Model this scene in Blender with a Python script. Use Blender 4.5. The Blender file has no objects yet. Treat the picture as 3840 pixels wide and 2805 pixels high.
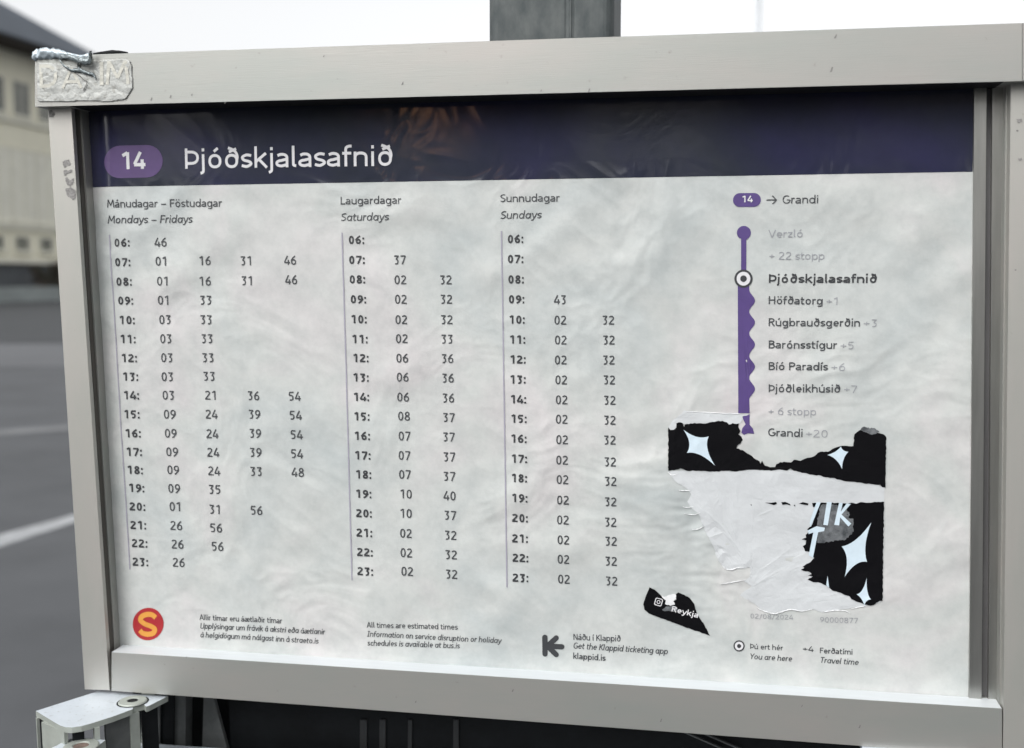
import bpy, bmesh, math, random
from mathutils import Vector, Matrix, noise
random.seed(7)
sc = bpy.context.scene
# ------------------------------------------------------------------ camera
F, CX, CY = 4244.0, 1920.0, 1402.5          # focal length and centre in photo pixels
PITCH = math.atan((CY - 1040.0) / F)
EYE = Vector((0, 0, 1.55))
RC = Matrix.Rotation(math.pi / 2 - PITCH, 3, 'X')
cam = bpy.data.cameras.new('camera')
co = bpy.data.objects.new('camera', cam)
sc.collection.objects.link(co)
co.matrix_world = Matrix.Translation(EYE) @ RC.to_4x4()
cam.sensor_width = 36.0
cam.lens = 36.0 * F / 3840.0
cam.clip_start = 0.05
cam.clip_end = 3000.0
cam.dof.use_dof = True
cam.dof.focus_distance = 0.80
cam.dof.aperture_fstop = 6.3
sc.camera = co
# ------------------------------------------------------------------ light
SUN_EL, SUN_AZ = math.radians(46), math.radians(216)      # azimuth from +Y clockwise: behind the camera, to the left
w = bpy.data.worlds.new('World'); sc.world = w; w.use_nodes = True
nt = w.node_tree; nt.nodes.clear()
out = nt.nodes.new('ShaderNodeOutputWorld'); bg = nt.nodes.new('ShaderNodeBackground')
sky = nt.nodes.new('ShaderNodeTexSky'); sky.sky_type = 'NISHITA'; sky.sun_disc = False
sky.sun_elevation = SUN_EL; sky.sun_rotation = SUN_AZ
sky.air_density = 1.0; sky.dust_density = 4.0; sky.ozone_density = 1.0
hs = nt.nodes.new('ShaderNodeHueSaturation'); hs.inputs['Saturation'].default_value = 0.07
nt.links.new(sky.outputs[0], hs.inputs['Color']); nt.links.new(hs.outputs[0], bg.inputs[0])
bg.inputs[1].default_value = 0.15
nt.links.new(bg.outputs[0], out.inputs[0])
sl = bpy.data.lights.new('sun', 'SUN'); sl.energy = 0.5; sl.angle = math.radians(40); sl.color = (1.0, 0.96, 0.9)
so = bpy.data.objects.new('sun', sl); sc.collection.objects.link(so)
sd = Vector((math.sin(SUN_AZ) * math.cos(SUN_EL), math.cos(SUN_AZ) * math.cos(SUN_EL), math.sin(SUN_EL)))
so.rotation_euler = sd.to_track_quat('Z', 'Y').to_euler(); so.location = sd * 50
sc.view_settings.view_transform = 'Standard'; sc.view_settings.look = 'None'
sc.view_settings.exposure = 0.80; sc.view_settings.gamma = 1.0
sc.view_settings.use_curve_mapping = False
sc.cycles.use_denoising = True
sc.cycles.max_bounces = 6
# ------------------------------------------------------------------ sign plane (solved from the vanishing points of the frame)
U = Vector((0.98339755, -0.00202331, 0.18145295)); V = Vector((-0.01502319, 0.99559741, 0.09252079)); N = U.cross(V).normalized()
def ray(x, y): return Vector(((x - CX) / F, -(y - CY) / F, -1.0))
P0 = ray(1920, 1450) * 0.80
R3 = Matrix((U, V, N)).transposed()
SIGN = Matrix.Translation(EYE + RC @ P0) @ (RC @ R3).to_4x4()   # u to the right, v up, w towards the reader
def S(x, y, w=0.0):
    """photo pixel -> point (u, v, w) of the sign's own frame at depth w"""
    r = ray(x, y); O = P0 + N * w
    p = r * (O.dot(N) / r.dot(N)) - P0
    return Vector((p.dot(U), p.dot(V), w))
def SH(x, y, v):
    """photo pixel -> point of the sign's frame at height v"""
    r = ray(x, y); p = r * ((P0.dot(V) + v) / r.dot(V)) - P0
    return Vector((p.dot(U), v, p.dot(N)))
def wray(x, y): return (RC @ ray(x, y))
def G(x, y, z=0.0):
    r = wray(x, y); return EYE + r * ((z - EYE.z) / r.z)
D = -0.018                                   # the sheet lies this far behind the front of the frame
# ------------------------------------------------------------------ materials
def mat(name, col, rough=0.6, metal=0.0, var=0.0, nscale=40.0, stretch=(1, 1, 1), bump=0.0, bscale=200.0, bstretch=None, bdist=0.001,
        coat=0.0, crough=0.1, col2=None, spec=0.5, detail=4.0, emit=None, estr=0.0):
    m = bpy.data.materials.new(name); m.use_nodes = True; t = m.node_tree; L = t.links
    b = t.nodes['Principled BSDF']
    b.inputs['Base Color'].default_value = (*col, 1); b.inputs['Roughness'].default_value = rough
    b.inputs['Metallic'].default_value = metal; b.inputs['Specular IOR Level'].default_value = spec
    b.inputs['Coat Weight'].default_value = coat; b.inputs['Coat Roughness'].default_value = crough
    if emit: b.inputs['Emission Color'].default_value = (*emit, 1); b.inputs['Emission Strength'].default_value = estr
    tc = t.nodes.new('ShaderNodeTexCoord')
    def mapped(s):
        mp = t.nodes.new('ShaderNodeMapping'); mp.inputs['Scale'].default_value = s
        L.new(tc.outputs['Object'], mp.inputs['Vector']); return mp.outputs[0]
    if var or col2:
        n = t.nodes.new('ShaderNodeTexNoise'); n.inputs['Scale'].default_value = nscale; n.inputs['Detail'].default_value = detail
        n.inputs['Roughness'].default_value = 0.62
        L.new(mapped(stretch), n.inputs['Vector'])
        rmp = t.nodes.new('ShaderNodeValToRGB')
        c2 = col2 or tuple(c * (1 - var) for c in col); c1 = col if col2 else tuple(min(1, c * (1 + var)) for c in col)
        rmp.color_ramp.elements[0].position = 0.32; rmp.color_ramp.elements[0].color = (*c2, 1)
        rmp.color_ramp.elements[1].position = 0.68; rmp.color_ramp.elements[1].color = (*c1, 1)
        L.new(n.outputs['Fac'], rmp.inputs[0]); L.new(rmp.outputs[0], b.inputs['Base Color'])
    if bump:
        n2 = t.nodes.new('ShaderNodeTexNoise'); n2.inputs['Scale'].default_value = bscale; n2.inputs['Detail'].default_value = 5
        L.new(mapped(bstretch or stretch), n2.inputs['Vector'])
        bp = t.nodes.new('ShaderNodeBump'); bp.inputs['Strength'].default_value = bump; bp.inputs['Distance'].default_value = bdist
        L.new(n2.outputs['Fac'], bp.inputs['Height']); L.new(bp.outputs[0], b.inputs['Normal'])
    return m
M = {}
M['alu_h'] = mat('brushed aluminium along', (.40, .385, .365), .45, .62, col2=(.355, .37, .35), nscale=7, stretch=(.9, 3, 3), bump=.15, bscale=9, bstretch=(6, 260, 260), bdist=.0004)
M['alu_v'] = mat('brushed aluminium upright', (.47, .452, .425), .48, .62, col2=(.42, .425, .395), nscale=7, stretch=(3, .9, 3), bump=.14, bscale=9, bstretch=(260, 6, 260), bdist=.0004)
M['alu_dull'] = mat('dull aluminium channel', (.42, .42, .40), .38, 1.0, var=.12, nscale=20, stretch=(8, .6, 8))
M['alu_dark'] = mat('dark groove and underside shade', (.012, .012, .014), .6, 0, spec=.2)
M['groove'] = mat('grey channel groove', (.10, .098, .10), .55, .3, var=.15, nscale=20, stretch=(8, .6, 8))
M['lip'] = mat('brown grey channel lip', (.085, .078, .07), .5, .5, var=.1, nscale=20, stretch=(8, .6, 8))
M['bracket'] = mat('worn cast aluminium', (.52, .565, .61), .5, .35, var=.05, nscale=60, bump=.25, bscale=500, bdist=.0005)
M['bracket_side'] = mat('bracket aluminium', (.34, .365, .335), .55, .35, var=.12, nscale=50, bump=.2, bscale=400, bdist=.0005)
M['pole'] = mat('galvanised steel', (.045, .055, .058), .62, .3, nscale=95, stretch=(1, .45, 1), col2=(.095, .105, .105), bump=.3, bscale=300, bdist=.0005, detail=8)
M['black'] = mat('black plastic', (.004, .005, .006), .6, 0, spec=.15, var=.4, nscale=30, bump=.2, bscale=300)
M['greysteel'] = mat('grey strut steel', (.085, .09, .09), .6, .3, var=.2, nscale=60)
M['ink'] = mat('dark grey ink', (.048, .052, .057), .6, coat=.5, crough=.18)
M['inkb'] = mat('bold black ink', (.03, .032, .036), .6, coat=.5, crough=.18)
M['inkl'] = mat('lavender rule ink', (.30, .29, .35), .6, coat=.5, crough=.18)
M['inkg'] = mat('pale grey ink', (.28, .29, .31), .6, coat=.5, crough=.18)
M['purple'] = mat('purple ink', (.07, .04, .17), .6, coat=.5, crough=.18, var=.06, nscale=120)
M['badge'] = mat('purple badge ink', (.075, .04, .14), .6, coat=.5, crough=.18, var=.08, nscale=90)
M['white'] = mat('white print', (.62, .62, .64), .6, coat=.5, crough=.18)
M['red'] = mat('red print', (.33, .012, .018), .6, coat=.4, crough=.18)
M['yellow'] = mat('yellow print', (.62, .28, .045), .6, coat=.4, crough=.18)
M['sticker'] = mat('black sticker vinyl', (.003, .003, .004), .6, 0, spec=.08, coat=.05, crough=.25, bump=.3, bscale=260, bdist=.0004)
M['starpale'] = mat('pale blue sticker print', (.52, .62, .69), .55, var=.04, nscale=200)
M['residue'] = mat('torn sticker paper', (.50, .52, .535), .85, var=.05, nscale=45, bump=.5, bscale=90, bdist=.0016)
M['curl'] = mat('torn paper edge', (.66, .67, .68), .9, var=.05, nscale=200)
M['greyed'] = mat('half torn vinyl', (.03, .035, .04), .7, col2=(.16, .17, .18), nscale=220, detail=8)
M['wrapper'] = mat('dull foil wrapper', (.40, .41, .395), .5, .35, var=.16, nscale=150, bump=.6, bscale=420, bdist=.0006, detail=8)
M['wrapdark'] = mat('wrinkled dark film', (.20, .23, .24), .22, .5, var=.5, nscale=140, bump=1.0, bscale=120, bdist=.003)
M['wrapink'] = mat('faded wrapper lettering', (.47, .465, .42), .5, .4, var=.10, nscale=150, bump=.5, bscale=200, bdist=.001)
M['grime'] = mat('grime', (.22, .215, .205), .8, var=.4, nscale=600)
def specks(m, scale=150, lo=.66, hi=.74, dark=.72):
    t = m.node_tree; L = t.links; b = t.nodes['Principled BSDF']; src = b.inputs['Base Color'].links[0].from_socket
    tc = [n for n in t.nodes if n.type == 'TEX_COORD'][0]
    n = t.nodes.new('ShaderNodeTexNoise'); n.inputs['Scale'].default_value = scale; n.inputs['Detail'].default_value = 3
    L.new(tc.outputs['Object'], n.inputs['Vector'])
    r = t.nodes.new('ShaderNodeValToRGB'); r.color_ramp.elements[0].position = lo; r.color_ramp.elements[0].color = (1, 1, 1, 1)
    r.color_ramp.elements[1].position = hi; r.color_ramp.elements[1].color = (dark, dark * .98, dark * .95, 1)
    L.new(n.outputs['Fac'], r.inputs[0])
    mx = t.nodes.new('ShaderNodeMixRGB'); mx.blend_type = 'MULTIPLY'; mx.inputs[0].default_value = 1
    L.new(src, mx.inputs[1]); L.new(r.outputs[0], mx.inputs[2]); L.new(mx.outputs[0], b.inputs['Base Color'])
specks(M['alu_h'], 150, .70, .80, .80); specks(M['alu_v'], 150, .70, .80, .80); specks(M['bracket'], 260, .6, .7, .8); specks(M['wrapper'], 300, .55, .66, .7)
# paper sheet
def paper_mat(name, c1, c2, c3, coat, cr=.16, spec=.5, rb=.6):
    m = mat(name, c1, .62, spec=spec, coat=coat, crough=cr, bump=min(.35, rb * .7), bscale=34, bdist=.0025)
    t = m.node_tree; L = t.links; b = t.nodes['Principled BSDF']
    old = [n for n in t.nodes if n.type == 'BUMP'][0]; tcr = [n for n in t.nodes if n.type == 'TEX_COORD'][0]
    nr = t.nodes.new('ShaderNodeTexNoise'); nr.noise_type = 'RIDGED_MULTIFRACTAL'; nr.inputs['Scale'].default_value = 11; nr.inputs['Detail'].default_value = 5; nr.inputs['Distortion'].default_value = .8
    L.new(tcr.outputs['Object'], nr.inputs['Vector'])
    b2 = t.nodes.new('ShaderNodeBump'); b2.inputs['Strength'].default_value = rb; b2.inputs['Distance'].default_value = .011
    L.new(nr.outputs['Fac'], b2.inputs['Height']); L.new(old.outputs[0], b2.inputs['Normal']); L.new(b2.outputs[0], b.inputs['Normal'])
    tc = t.nodes.new('ShaderNodeTexCoord')
    n = t.nodes.new('ShaderNodeTexNoise'); n.inputs['Scale'].default_value = 9; n.inputs['Detail'].default_value = 6; n.inputs['Distortion'].default_value = .6
    L.new(tc.outputs['Object'], n.inputs['Vector'])
    r = t.nodes.new('ShaderNodeValToRGB'); e = r.color_ramp.elements
    e[0].position = .30; e[0].color = (*c2, 1); e[1].position = .70; e[1].color = (*c3, 1)
    mid = e.new(.5); mid.color = (*c1, 1)
    L.new(n.outputs['Fac'], r.inputs[0])
    fn = t.nodes.new('ShaderNodeTexNoise'); fn.inputs['Scale'].default_value = 75; fn.inputs['Detail'].default_value = 7; fn.inputs['Roughness'].default_value = .7
    L.new(tc.outputs['Object'], fn.inputs['Vector'])
    fr_ = t.nodes.new('ShaderNodeValToRGB'); fr_.color_ramp.elements[0].position = .33; fr_.color_ramp.elements[0].color = (.86, .87, .875, 1)
    fr_.color_ramp.elements[1].position = .62; fr_.color_ramp.elements[1].color = (1, 1, 1, 1)
    L.new(fn.outputs['Fac'], fr_.inputs[0])
    mx = t.nodes.new('ShaderNodeMixRGB'); mx.blend_type = 'MULTIPLY'; mx.inputs[0].default_value = 1.0
    L.new(r.outputs[0], mx.inputs[1]); L.new(fr_.outputs[0], mx.inputs[2]); L.new(mx.outputs[0], b.inputs['Base Color'])
    return m
M['paper'] = paper_mat('weathered paper', (.495, .512, .50), (.425, .458, .458), (.54, .515, .52), .12)
M['navy'] = paper_mat('navy header ink', (.020, .023, .044), (.023, .028, .036), (.021, .021, .062), .85, .10, .12, .05)
M['asphalt'] = mat('asphalt', (.070, .074, .081), .92, nscale=1.1, col2=(.048, .051, .056), detail=10, bump=.4, bscale=60, bdist=.01)
M['paint'] = mat('worn road paint', (.27, .28, .29), .85, var=.25, nscale=9, detail=8)
M['cream'] = mat('cream render', (.84, .81, .66), .9, var=.04, nscale=.7, detail=6, bump=.2, bscale=20, bdist=.01)
M['creaml'] = mat('pale cream trim', (.78, .765, .66), .9, var=.04, nscale=1)
M['blind'] = mat('pale window blind', (.80, .785, .68), .6, var=.08, nscale=.8)
M['glassd'] = mat('dark window glass', (.10, .105, .09), .12, var=.3, nscale=.6)
M['roofm'] = mat('blue grey roof sheet', (.055, .067, .084), .8, .0, var=.12, nscale=.5, stretch=(1, 1, 1))
M['soffit'] = mat('dark brown soffit', (.035, .028, .025), .85, var=.2, nscale=1)
M['concrete'] = mat('grey concrete', (.12, .13, .138), .9, var=.12, nscale=.8, detail=8)
M['concl'] = mat('pale concrete kerb', (.30, .33, .325), .9, var=.12, nscale=.9)
M['leafd'] = mat('dark green leaves', (.022, .032, .018), .7, var=.4, nscale=3)
M['leafo'] = mat('orange autumn leaves', (.26, .13, .05), .7, var=.35, nscale=3)
M['leafb'] = mat('brown autumn leaves', (.20, .13, .075), .7, var=.4, nscale=1.2)
M['bark'] = mat('grey brown bark', (.09, .07, .055), .9, var=.3, nscale=8, bump=.6, bscale=20, bdist=.02)
M['mast'] = mat('pale mast steel', (.42, .44, .46), .5, .4, var=.08, nscale=10)
M['lamp'] = mat('lit lamp globe', (.9, .6, .4), .4, emit=(1.0, .48, .22), estr=11.0)
# ------------------------------------------------------------------ helpers
COL = sc.collection
def tag(o, label=None, cat=None, group=None, kind=None):
    if label: o['label'] = label
    if cat: o['category'] = cat
    if group: o['group'] = group
    if kind: o['kind'] = kind
    return o
def link(name, me, m, parent=None):
    me.materials.clear()
    for mm in (m if isinstance(m, (list, tuple)) else [m]): me.materials.append(mm)
    o = bpy.data.objects.new(name, me); COL.objects.link(o)
    if parent is not None: o.parent = parent
    return o
def empty(name, mw):
    o = bpy.data.objects.new(name, None); COL.objects.link(o); o.matrix_world = mw; o.empty_display_size = .05; return o
def onsign(name, label, cat, group=None): return tag(empty(name, SIGN), label, cat, group)
def mesh_pf(name, pts, faces, smooth=False):
    me = bpy.data.meshes.new(name); me.from_pydata([tuple(p) for p in pts], [], faces); me.validate()
    if smooth:
        for p in me.polygons: p.use_smooth = True
    return me
def bm_mesh(name, bm, bevel=0.0, segs=2, smooth=False):
    if bevel:
        es = [e for e in bm.edges if len(e.link_faces) == 2 and e.calc_face_angle(0) > .6]
        bmesh.ops.bevel(bm, geom=es, offset=bevel, segments=segs, affect='EDGES', clamp_overlap=True)
    bmesh.ops.recalc_face_normals(bm, faces=bm.faces)
    me = bpy.data.meshes.new(name); bm.to_mesh(me); bm.free()
    for p in me.polygons: p.use_smooth = smooth
    return me
def prism(name, front, w1, m, parent, bevel=.0006, segs=2):
    """front: list of (u,v,w) points counter-clockwise; pushed back to depth w1"""
    bm = bmesh.new()
    a = [bm.verts.new(p) for p in front]; b = [bm.verts.new((p[0], p[1], w1)) for p in front]
    bm.faces.new(a); bm.faces.new(b[::-1]); n = len(a)
    for i in range(n): bm.faces.new((a[i], b[i], b[(i + 1) % n], a[(i + 1) % n]))
    return link(name, bm_mesh(name, bm, bevel, segs), m, parent)
def box_bm(bm, x0, x1, y0, y1, z0, z1):
    v = [bm.verts.new((x, y, z)) for x in (x0, x1) for y in (y0, y1) for z in (z0, z1)]
    for f in ((0, 1, 3, 2), (4, 6, 7, 5), (0, 4, 5, 1), (2, 3, 7, 6), (0, 2, 6, 4), (1, 5, 7, 3)): bm.faces.new([v[i] for i in f])
def box(name, x0, x1, y0, y1, z0, z1, m, parent, bevel=0.0):
    bm = bmesh.new(); box_bm(bm, x0, x1, y0, y1, z0, z1)
    return link(name, bm_mesh(name, bm, bevel), m, parent)
def catmull(pts, n=8):
    r = []; P = [pts[0]] + list(pts) + [pts[-1]]
    for i in range(1, len(P) - 2):
        for k in range(n):
            t = k / n
            r.append(tuple(.5 * ((2 * P[i][j]) + (-P[i-1][j] + P[i+1][j]) * t + (2*P[i-1][j] - 5*P[i][j] + 4*P[i+1][j] - P[i+2][j]) * t*t + (-P[i-1][j] + 3*P[i][j] - 3*P[i+1][j] + P[i+2][j]) * t**3) for j in range(len(pts[0]))))
    r.append(tuple(pts[-1])); return r
def tube(bm, pts, rad, n=10):
    rings = []
    for i, p in enumerate(pts):
        p = Vector(p); a = Vector(pts[max(0, i - 1)]); b = Vector(pts[min(len(pts) - 1, i + 1)])
        d = (b - a).normalized(); x = d.cross(Vector((.123, .31, 1))).normalized(); y = d.cross(x)
        r = rad[i] if isinstance(rad, (list, tuple)) else rad
        rings.append([bm.verts.new(p + (x * math.cos(2*math.pi*k/n) + y * math.sin(2*math.pi*k/n)) * r) for k in range(n)])
    for A, B in zip(rings, rings[1:]):
        for k in range(n): bm.faces.new((A[k], A[(k+1) % n], B[(k+1) % n], B[k]))
    bm.faces.new(rings[0][::-1]); bm.faces.new(rings[-1])
# ------------------------------------------------------------------ relief of the sheet (wrinkles, curled left edge)
UL0, VB0 = S(315, 541, D).x, S(424, 2420, D).y
UL1 = S(424, 2420, D).x; VT0 = S(315, 541, D).y
VH = S(1920, 676, D).y
RU, RV = S(2610, 2010, D).x, S(2610, 2010, D).y
def relief(u, v):
    p = Vector((u * 1.0, v * 1.0, 0))
    a = noise.noise(p * 13.0 + Vector((3, 1, 0)))
    q = Vector((u * 30 + a * 2.2, v * 34 - a * 1.8, 2.0))
    r1 = 1 - abs(noise.noise(q)) * 2.2                       # creases
    r2 = 1 - abs(noise.noise(q * 2.3 + Vector((9, 4, 1)))) * 2.2
    amp = .35 + .65 * max(0, noise.noise(p * 8 + Vector((0, 7, 3))) + .45)
    h = (.0008 * a + .00046 * r1 * amp + .00026 * r2 * amp)
    dd = ((u - RU) / .045) ** 2 + ((v - RV) / .06) ** 2
    if dd < 4: h += .00045 * math.exp(-dd) * (1 - abs(noise.noise(Vector((u * 60, v * 150, 5.0)))) * 2.4)
    kk = min(1, max(0, (v - VH) / .012)); h *= 1 - .8 * kk
    t = (v - VB0) / (VT0 - VB0); ul = UL1 + (UL0 - UL1) * t
    e = (u - ul) / .024
    if e < 1: h -= .0048 * (1 - max(e, 0)) ** 2
    return h
def drape(p, lift=0.0): return Vector((p[0], p[1], p[2] + relief(p[0], p[1]) + lift))
def quad_sheet(name, c, nu, nv, m, parent, lift=0.0):
    """c = four sheet points TL TR BR BL; a draped grid"""
    TL, TR, BR, BL = c; pts = []; faces = []
    for j in range(nv + 1):
        for i in range(nu + 1):
            s, t = i / nu, j / nv
            p = (TL * (1 - s) + TR * s) * (1 - t) + (BL * (1 - s) + BR * s) * t
            pts.append(drape(p, lift))
    for j in range(nv):
        for i in range(nu):
            a = j * (nu + 1) + i; faces.append((a, a + nu + 1, a + nu + 2, a + 1))
    return link(name, mesh_pf(name, pts, faces, True), m, parent)
LIFT = .00030
# ------------------------------------------------------------------ stroke lettering
X = .70
def E(cx, cy, rx, ry, a0=0, a1=360, n=None):
    n = n or max(5, int(abs(a1 - a0) / 15)); r = []
    for i in range(n + 1):
        a = math.radians(a0 + (a1 - a0) * i / n); c, s = math.cos(a), math.sin(a)
        r.append((cx + rx * math.copysign(abs(c) ** .90, c), cy + ry * math.copysign(abs(s) ** .90, s)))
    return r
def glyph(ch, h, it=False):
    """-> advance, strokes (centre lines); cap height 1, x height X; h = half stroke"""
    acc = {'á': ('a', 1), 'é': ('e', 1), 'í': ('ı', 1), 'ó': ('o', 1), 'ú': ('u', 1), 'ý': ('y', 1), 'ö': ('o', 2), 'ä': ('a', 2)}
    if ch in acc:
        b, k = acc[ch]; adv, st = glyph(b, h, it); st = list(st); c = adv / 2
        if k == 1: st.append([(c - .03, X + .12), (c + .11, X + .29)])
        else:
            for dx in (-.12, .12): st.append([(c + dx, X + .14), (c + dx, X + .14 + 2.1 * h)])
        return adv, st
    T = 1 - h; B = h; XT = X - h; r = .25 - h * .6
    lo, xo = .30, X / 2
    bowl = lambda cx=lo: E(cx, xo, .255 - h, xo - h)
    if ch == ' ': return .26, []
    if ch == 'ı': return .24, [[(.12, 0), (.12, X)]]
    if ch == 'i': return .24, [[(.12, 0), (.12, X)], [(.12, .84), (.12, .84 + 2.2 * h)]]
    if ch == 'j': return .25, [[(.13, X), (.13, -.08)] + E(.0, -.10, .13, .13, 0, -80)[1:], [(.13, .84), (.13, .84 + 2.2 * h)]]
    if ch == 'l': return .27, [[(.11, 1.04), (.11, .16)] + E(.22, .15, .11, .15 - h, 180, 265)[1:]]
    if ch == 'o': return .60, [bowl()]
    if ch == 'a':
        if it: return .60, [bowl(.29), [(.50, X), (.50, 0)]]
        return .53, [[(.09, XT - .06)] + E(.24, XT - .17, .18, .17, 110, 0) + [(.42, 0)], [(.42, X * .57)] + E(.24, .20, .18, .20 - h, 95, 270) + [(.42, .13)]]
    if ch == 'b': return .60, [[(.10, 1.04), (.10, 0)], bowl(.32)]
    if ch == 'd': return .60, [[(.50, 1.04), (.50, 0)], bowl(.28)]
    if ch == 'p': return .60, [[(.10, X), (.10, -.27)], bowl(.32)]
    if ch == 'q' : return .60, [[(.50, X), (.50, -.27)], bowl(.28)]
    if ch == 'g': return .60, [[(.50, X), (.50, -.08)] + E(.30, -.08, .20, .19 - h, 0, -140)[1:], bowl(.28)]
    if ch == 'c': return .48, [E(.30, xo, .25 - h, xo - h, 50, 310)]
    if ch == 'e': return .57, [[(.08, xo), (.53, xo)], E(.30, xo, .25 - h, xo - h, 2, 318)]
    if ch == 'f': return .36, [[(.14, 0), (.14, .80)] + E(.31, .82, .17, .22 - h, 180, 80)[1:], [(.02, XT), (.33, XT)]]
    if ch == 't': return .38, [[(.14, .90), (.14, .17)] + E(.30, .17, .16, .17 - h, 180, 285)[1:], [(.02, XT), (.35, XT)]]
    if ch in 'nhu':
        if ch == 'u': return .58, [[(.10, X), (.10, .25)] + E(.29, .22, .19, .22 - h, 180, 360)[1:] + [(.48, X)], [(.48, X * .5), (.48, 0)]]
        return .58, [[(.10, X if ch == 'n' else 1.04), (.10, 0)], [(.10, X * .6)] + E(.29, XT - .20, .19, .20, 170, 0)[1:] + [(.48, 0)]]
    if ch == 'm': return .88, [[(.10, X), (.10, 0)], [(.10, X * .6)] + E(.27, XT - .18, .17, .18, 170, 0)[1:] + [(.44, 0)], [(.44, X * .6)] + E(.61, XT - .18, .17, .18, 170, 0)[1:] + [(.78, 0)]]
    if ch == 'r': return .38, [[(.10, X), (.10, 0)], [(.10, X * .55)] + E(.32, XT - .20, .22, .20, 170, 85)[1:]]
    if ch == 's':
        return .46, [catmull([(.40, XT - .04), (.24, XT), (.09, XT - .10), (.13, xo + .04), (.33, xo - .05), (.39, B + .12), (.24, B), (.06, B + .05)], 5)]
    if ch == 'k': return .53, [[(.10, 1.04), (.10, 0)], [(.12, .31), (.46, X)], [(.22, .40), (.49, 0)]]
    if ch == 'v': return .52, [[(.04, X), (.26, .0)], [(.26, .0), (.48, X)]]
    if ch == 'y': return .52, [[(.04, X), (.27, .03)], [(.49, X), (.24, -.10), (.16, -.21), (.03, -.25 + h)]]
    if ch == 'z': return .47, [[(.05, XT), (.42, XT)], [(.40, XT), (.07, B)], [(.05, B), (.43, B)]]
    if ch == 'ð': return .60, [bowl(), [(.18, .99)] + catmull([(.30, .93), (.44, .79), (.54 - h * .5, .57), (.55 - h, xo)], 5), [(.21, .79), (.47, .94)]]
    if ch == 'æ': return .86, [[(.09, XT - .06)] + E(.24, XT - .17, .18, .17, 110, 0) + [(.42, .2)], [(.42, X * .57)] + E(.24, .20, .18, .20 - h, 95, 270) + [(.42, .13)], [(.42, xo), (.80, xo)], E(.62, xo, .21 - h * .5, xo - h, 2, 318)]
    if ch == 'þ': return .60, [[(.10, 1.04), (.10, -.27)], bowl(.32)]
    if ch == 'A': return .66, [[(.04, 0), (.33, 1)], [(.33, 1), (.62, 0)], [(.14, .32), (.52, .32)]]
    if ch == 'B': return .62, [[(.12, 0), (.12, 1)], [(.12, T), (.30, T)] + E(.30, .76, .20, .24 - h, 90, -90)[1:] + [(.12, .52)], [(.12, .52), (.32, .52)] + E(.32, .26 + h / 2, .22, .26 - h / 2, 90, -90)[1:] + [(.12, B)]]
    if ch == 'D': return .70, [[(.12, 0), (.12, 1)], [(.12, T), (.28, T)] + E(.28, .5, .32, .5 - h, 90, -90)[1:] + [(.12, B)]]
    if ch == 'F': return .54, [[(.12, 0), (.12, 1)], [(.12, T), (.52, T)], [(.12, .52), (.46, .52)]]
    if ch == 'G': return .70, [E(.38, .5, .32 - h * .5, .5 - h, 55, 345) + [(.62, .44), (.40, .44)]]
    if ch == 'H': return .70, [[(.12, 0), (.12, 1)], [(.58, 0), (.58, 1)], [(.12, .52), (.58, .52)]]
    if ch == 'I':
        if it: return .42, [[(.21, 0), (.21, 1)], [(.05, T), (.37, T)], [(.05, B), (.37, B)]]
        return .26, [[(.13, 0), (.13, 1)]]
    if ch == 'K': return .62, [[(.12, 0), (.12, 1)], [(.14, .42), (.56, 1)], [(.26, .56), (.60, 0)]]
    if ch == 'L': return .52, [[(.12, 1), (.12, B), (.50, B)]]
    if ch == 'M': return .82, [[(.08, 0), (.15, 1)], [(.15, 1), (.41, .28)], [(.41, .28), (.67, 1)], [(.67, 1), (.74, 0)]]
    if ch == 'N': return .70, [[(.12, 0), (.12, 1)], [(.12, 1), (.58, 0)], [(.58, 0), (.58, 1)]]
    if ch == 'P': return .60, [[(.12, 0), (.12, 1)], [(.12, T), (.30, T)] + E(.30, .71, .23, .29 - h, 90, -90)[1:] + [(.12, .42)]]
    if ch == 'R': return .62, [[(.12, 0), (.12, 1)], [(.12, T), (.30, T)] + E(.30, .73, .22, .27 - h, 90, -90)[1:] + [(.12, .46)], [(.32, .46), (.57, 0)]]
    if ch == 'S': return .54, [catmull([(.47, T - .06), (.29, T), (.10, T - .14), (.12, .60), (.30, .50), (.45, .36), (.44, B + .14), (.27, B), (.06, B + .07)], 6)]
    if ch == 'T': return .56, [[(.02, T), (.54, T)], [(.28, T), (.28, 0)]]
    if ch == 'U': return .70, [[(.12, 1), (.12, .32)] + E(.35, .30, .23, .30 - h, 180, 360)[1:] + [(.58, 1)]]
    if ch == 'V': return .62, [[(.03, 1), (.31, 0)], [(.31, 0), (.59, 1)]]
    if ch == 'Y': return .58, [[(.03, 1), (.29, .44)], [(.29, .44), (.55, 1)], [(.29, .48), (.29, 0)]]
    if ch == 'Þ': return .60, [[(.12, 0), (.12, 1)], [(.12, .82), (.30, .82)] + E(.30, .54, .23, .28, 90, -90)[1:] + [(.12, .26)]]
    if ch == '0': return .62, [E(.31, .5, .26 - h, .5 - h)]
    if ch == '1': return .62, [[(.12, .80), (.36, .965)], [(.37, 1), (.37, 0)]]
    if ch == '2': return .62, [[(.09, .82)] + E(.29, .72, .21 - h * .4, .28 - h, 140, -25)[1:] + [(.08, B + .02)], [(.06, B), (.55, B)]]
    if ch == '3': return .62, [[(.09, T), (.50, T)], [(.48, T), (.27, .60)], [(.24, .59)] + E(.26, .31, .25 - h, .28 - h * .4, 85, -120)[1:]]
    if ch == '4': return .62, [[(.36, 1), (.06, .27)], [(.04, .25), (.58, .25)], [(.43, .56), (.43, 0)]]
    if ch == '5': return .62, [[(.13, T), (.52, T)], [(.15, T), (.12, .54)], [(.12, .55)] + E(.27, .33, .26 - h, .33 - h, 110, -125)[1:]]
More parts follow.
